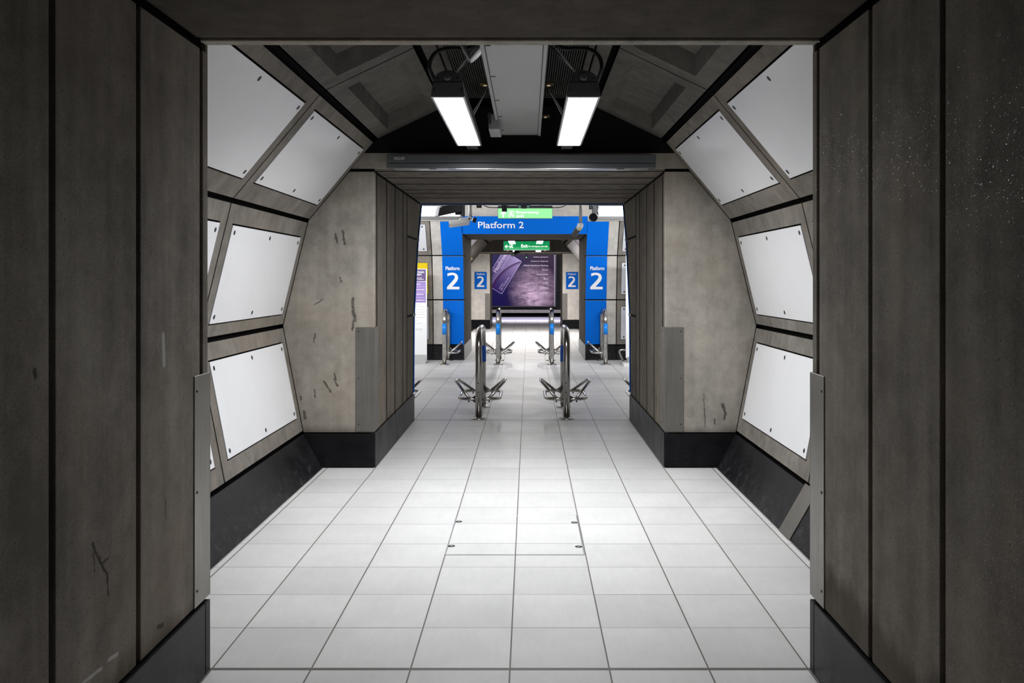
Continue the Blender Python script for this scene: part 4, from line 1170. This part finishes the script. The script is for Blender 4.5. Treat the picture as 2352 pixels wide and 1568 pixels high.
# black camera in front of the left lamp
A = at(1056, 480, 11.7); B = at(1001.5, 486, 11.5)
d = (B - A).normalized(); up = Vector((0, 0, 1)); up = (up - d * up.dot(d)).normalized(); P = Plane(A, d, up); L = (B - A).length
r = empty('ceiling_camera', A, 'black wedge shaped camera housing in front of the left strip lamp', 'camera')
b = MB(); b.hexa([P.p(0, -.035, -.045), P.p(0, -.035, .045), P.p(0, .06, .045), P.p(0, .06, -.045), P.p(L, -.068, -.055), P.p(L, -.068, .055), P.p(L - .045, .052, .055), P.p(L - .045, .052, -.055)], 0, .004, 2); b.build('body', 'black_box', r)
b = MB(); b.pbox(P, -.005, L - .035, .055, .066, -.05, .05, 0, .003); b.build('sun_hood', 'black_box', r)
b = MB(); b.hexa([P.p(L, -.06, -.048), P.p(L, -.06, .048), P.p(L - .04, .045, .048), P.p(L - .04, .045, -.048), P.p(L + .006, -.06, -.048), P.p(L + .006, -.06, .048), P.p(L - .034, .045, .048), P.p(L - .034, .045, -.048)]); b.build('window', 'enamel_grey', r)
b = MB(); q = at(1052, 488, 11.75); b.box(q.x - .04, q.x + .06, 11.72, 11.80, q.z - .03, q.z + .03, 0, .004); b.box(q.x + .02, q.x + .06, 11.73, 11.79, q.z, 3.3, 0, .003); b.build('bracket', 'black_box', r)
# round black camera in front of the right lamp
c = at(1362.8, 499.2, 11.6)
r = empty('ceiling_camera', c, 'round black camera facing the doorway in front of the right strip lamp', 'camera')
b = MB(); b.lathe(c, [(.050, .30), (.054, .28), (.054, .03), (.060, .02), (.060, 0), (.052, 0), (.050, .012)], (.10, 1, .12), 28); b.build('body', 'black_box', r)
b = MB(); b.lathe(c + Vector((.001, .008, .001)), [(.051, 0), (.050, .004)], (.10, 1, .12), 28); b.build('lens', 'glass_dark', r)
q = at(1365.5, 478, 11.75)
b = MB(); b.box(q.x - .03, q.x + .03, 11.70, 11.80, q.z - .09, q.z + .03, 0, .004); b.box(q.x - .018, q.x + .018, 11.73, 11.77, q.z, 3.3, 0, .003); b.build('bracket', 'mid_metal', r)
b = MB(); q2 = at(1357, 477, 11.75); b.box(q2.x - .025, q2.x + .022, 11.71, 11.79, q2.z - .02, q2.z + .05, 0, .004); b.build('side_box', 'black_box', r)
# dome unit in the middle
c = at(1203.5, 470.5, 11.2)
r = empty('ceiling_dome_camera', c, 'wide dome unit with green lights over the doorway, above the pale green sign', 'camera')
b = MB()
prof = [(.001, -.052), (.035, -.05), (.065, -.038), (.082, -.018), (.09, 0), (.10, .004), (.10, .02)]
b.lathe(c, prof, (0, 0, 1), 30); b.build('dome', 'glass_dark', r)
b = MB(); b.lathe(c, [(.115, .012), (.12, .02), (.12, .05), (.03, .06)], (0, 0, 1), 30); b.build('mount_ring', 'alu', r)
b = MB(); b.cyl(c + Vector((0, 0, .05)), (c.x, 11.2, 3.3), .018, n=12); b.build('stem', 'mid_metal', r)
for dx in (-.052, -.036, .036, .052):
    b = MB(); b.lathe(c + Vector((dx, -.073 + abs(dx) * .35, -.022)), [(.006, 0), (.006, .004)], (0, -1, -.3), 10); b.build('indicator', 'led', r)
# small hanging boxes
for px, py0, py1, Y, lab in ((1158.6, 466, 486, 12.2, 'small black hooded sensor hanging in front of the pale green sign'), (1100.5, 466, 477.5, 12.4, 'small black box on the hall ceiling between the white camera and the pale green sign')):
    a = at(px, py1, Y); c = at(px, py0, Y)
    r = empty('ceiling_sensor', a, lab, 'sensor')
    b = MB(); b.hexa([(a.x - .036, Y - .05, a.z), (a.x + .036, Y - .05, a.z), (a.x + .036, Y + .03, a.z), (a.x - .036, Y + .03, a.z), (a.x - .042, Y - .02, c.z), (a.x + .042, Y - .02, c.z), (a.x + .042, Y + .05, c.z), (a.x - .042, Y + .05, c.z)], 0, .006, 2); b.build('casing', 'black_box', r)
    b = MB(); b.cyl((a.x, Y + .01, c.z - .01), (a.x, Y + .01, 3.3), .012, n=10); b.build('stem', 'mid_metal', r)
# cables slung across the hall
Yc = 11.9
p0, p1, p2, p3 = at(1112, 471.5, Yc), at(1165, 476, Yc), at(1235, 474.5, Yc), at(1297, 472.5, Yc)
b = MB(); b.tube(catmull([Vector((p0.x - .1, Yc, 3.3)), Vector((p0.x - .06, Yc, 2.9)), p0, p1, p2, p3, Vector((p3.x + .06, Yc, 2.9)), Vector((p3.x + .1, Yc, 3.3))], 8), .006, 8)
tag(b.build('ceiling_cable', 'rubber'), 'thin dark cable slung across the hall ceiling above the pale green sign', 'cable')

# tube camera below the exit sign
c = at(1177.5, 584.5, 25.6); e = at(1190, 577.5, 26.2)
r = empty('ceiling_camera', e, 'small tube shaped camera below the dark green exit sign', 'camera')
d = (e - c)
b = MB(); b.lathe(c, [(.05, .0), (.062, 0), (.062, d.length)], d, 20); b.build('body', 'black_box', r)
b = MB(); b.lathe(c - d.normalized() * .004, [(.058, 0), (.062, .003), (.062, .008)], d, 20); b.build('rim', 'mid_metal', r)
b = MB(); b.cyl(e, (e.x + .02, 26.69, e.z + .1), .02, n=12); b.build('arm', 'black_box', r)
# small unit with green light at the far doorway
c = at(1209, 590.5, 27.0)
r = empty('ceiling_beacon', c, 'tiny dark unit with a green light hanging in the far doorway', 'unit')
b = MB(); b.box(c.x - .065, c.x + .065, 27.0, 27.06, c.z - .03, c.z + .03, 0, .006); b.build('casing', 'mid_metal', r)
b = MB(); b.lathe((c.x, 27.0, c.z - .008), [(.014, 0), (.012, .006)], (0, -1, 0), 12); b.build('indicator', 'led', r)
b = MB(); b.cyl((c.x, 27.03, c.z + .02), (c.x, 27.03, 2.40), .01, n=8); b.build('stem', 'mid_metal', r)
# bar on the far left vault
P, L = seg_plane(3, False)
r = empty('wall_conduit', P.p(24.2, .25, 0), 'short metal conduit with a yellow tag on the far left vault', 'conduit')
b = MB(); b.cyl(P.p(22.9, .18, .03), P.p(25.2, .18, .03), .025, n=12); b.build('pipe', 'grey_metal', r)
b = MB(); b.pbox(P, 24.3, 24.7, .10, .22, .0, .062, 0, .004); b.build('tag', 'yellow', r)
for y in (23.2, 25.0):
    b = MB(); b.pbox(P, y - .02, y + .02, .13, .23, 0, .06, 0, .003); b.build('clamp', 'mid_metal', r)

# small blue plates on the end wall
for sd, a0, a1, t in (('left', 1090.2, 1118.1, (1094.7, 1113.5, 1095.3, 1112.4)), ('right', 1300.0, 1328.0, (1304.2, 1323.2, 1305, 1322.2))):
    Y = 26.68; p0 = at(a0, 663.6, Y); p1 = at(a1, 624.3, Y)
    b = MB(); b.box(p0.x, p1.x, 26.682, 26.699, p0.z, p1.z, 0, .002); o = b.build('wall_plate', 'blue'); tag(o, 'small blue Platform 2 plate on the far end wall, %s of the poster' % sd, 'sign')
    a = at(t[0], 631.2, Y); c = at(t[1], 627, Y); lettering('Platform', sm(26.680), a.x, c.x, a.z, c.z, 'white', o, .018)
    a = at(t[2], 658.9, Y); c = at(t[3], 634.5, Y); numeral_two(sm(26.680), a.x, c.x, a.z, c.z, 'white', o)

# ------------------------------------------------------------------ poster across the track
BY = 38.4
def bp(zx_, zy_):       # zoom coordinates of the close crop -> metres on the poster
    p = at(zx_ / 6.273 + 1080, zy_ / 6.273 + 530, BY); return p.x, p.z
x1, z0 = bp(1222, 1082)
x0 = -2.6; z1 = 3.25
r = empty('billboard', ((x0 + x1) / 2, BY + .03, z0), 'large dark purple advertising poster across the track with a tilted card', 'poster')
b = MB(); b.box(x0, x1, BY, BY + .09, z0, z1, 0, .004); b.build('sheet', 'poster', r)
b = MB()
b.box(x1 - .035, x1 - .015, BY - .012, BY, z0, z1); b.build('frame_line', 'print_pink', r)
b = MB()
b.box(x0 - .05, x1 + .06, BY - .02, BY + .09, z0 - .06, z0 - .001, 0, .004); b.box(x1 + .001, x1 + .06, BY - .02, BY + .09, z0, z1 + .05, 0, .004); b.box(x0 - .06, x0 - .001, BY - .02, BY + .09, z0, z1, 0, .004); b.build('frame', 'black_box', r)
rows = (('Airline partners', 390, 367), ('Heathrow Express', 450, 427), ('Official Heathrow Parking', 515, 488), ('Shops', 573, 550), ('Restaurants', 638, 612), ('Bars', 702, 678), ('Caf\u00e9s', 766, 740), ('Currency', 838, 805), ('Lounges', 902, 874))
lefts = (910, 875, 765, 1038, 960, 1063, 1045, 1003, 1003)
for (t, yb, yt), lx in zip(rows, lefts):
    a = bp(lx, yb); c = bp(1122, yt)
    lettering(t, sm(BY - .003), a[0], c[0], a[1], c[1], 'print_pink', r, .005)
# the tilted card printed on it
pr_ = Vector((*bp(745, 440), 0)); pb_ = Vector((*bp(455, 912), 0)); pl_ = Vector((*bp(330, 832), 0))
e1 = (pr_ - pb_); e2d = (pl_ - pb_).normalized(); W_ = 1.95
e1n = e1.normalized(); e2n = Vector((-e1n.y, e1n.x, 0))
if e2n.dot(e2d) < 0: e2n = -e2n
O = pb_
def cm(off):
    return lambda u, v: Vector(((O + e1n * u + e2n * v).x, BY - off, (O + e1n * u + e2n * v).y))
Lc = e1.length
cw = .98
fm = cm(.002)
rr = .05
cor = []
for cx_, cy_, a0 in ((Lc - rr, rr, -90), (Lc - rr, cw - rr, 0), (rr, cw - rr, 90), (rr, rr, 180)):
    for k in range(6): a = math.radians(a0 + 18 * k); cor.append((cx_ + rr * math.cos(a), cy_ + rr * math.sin(a)))
b = MB(); b.prism([fm(*p) for p in cor], (0, -.003, 0)); cd = b.build('card', 'card', r)
b = MB()
for k in range(len(cor)):
    p, q = cor[k], cor[(k + 1) % len(cor)]
    cx_, cy_ = Lc / 2, cw / 2
    sh = lambda w: (cx_ + (w[0] - cx_) * (1 - .024 / Lc), cy_ + (w[1] - cy_) * (1 - .024 / cw))
    b.face([cm(.006)(*p), cm(.006)(*q), cm(.006)(*sh(q)), cm(.006)(*sh(p))])
b.build('card_edge', 'print_lilac', cd, fix=False)
lettering('Heathrow', cm(.007), Lc * .40, Lc * .94, cw * .74, cw * .93, 'print_pink', cd, .0)
lettering('REWARDS', cm(.007), Lc * .56, Lc * .93, cw * .60, cw * .67, 'print_lilac', cd, .0, spacing=1.5)
lettering('6201 1107 2345 6789', cm(.007), Lc * .08, Lc * .47, cw * .10, cw * .155, 'print_lilac', cd, .0)
lettering('A E Ward', cm(.007), Lc * .08, Lc * .25, cw * .20, cw * .255, 'print_lilac', cd, .0)
# ledge below the poster
za = at(1200, 718.5, 38.3).z; zb_ = at(1200, 711.5, 38.3).z
b = MB(); b.box(-7.8, 7.8, 38.2, 38.49, za, zb_, 0, .006, 2)
tag(b.build('wall_ledge', 'steel_plate'), 'long shiny metal ledge on the track wall below the purple poster', 'ledge')

# ------------------------------------------------------------------ world, camera, view
w = bpy.data.worlds.new('world'); scene.world = w; w.use_nodes = True
w.node_tree.nodes['Background'].inputs[0].default_value = (0, 0, 0, 1)
cam = bpy.data.cameras.new('camera'); co = bpy.data.objects.new('camera', cam); COL.objects.link(co)
co.location = (0, 0, H); co.rotation_euler = (math.radians(90), 0, 0)
cam.sensor_width = 36; cam.lens = 36 * F / 2352
cam.shift_x = -(VX - 1176) / 2352; cam.shift_y = -(784 - VY) / 2352
cam.clip_start = .05; cam.clip_end = 200
scene.camera = co
vs = scene.view_settings
vs.view_transform = 'Standard'; vs.look = 'None'; vs.gamma = 1; vs.use_curve_mapping = False
vs.exposure = 0.0
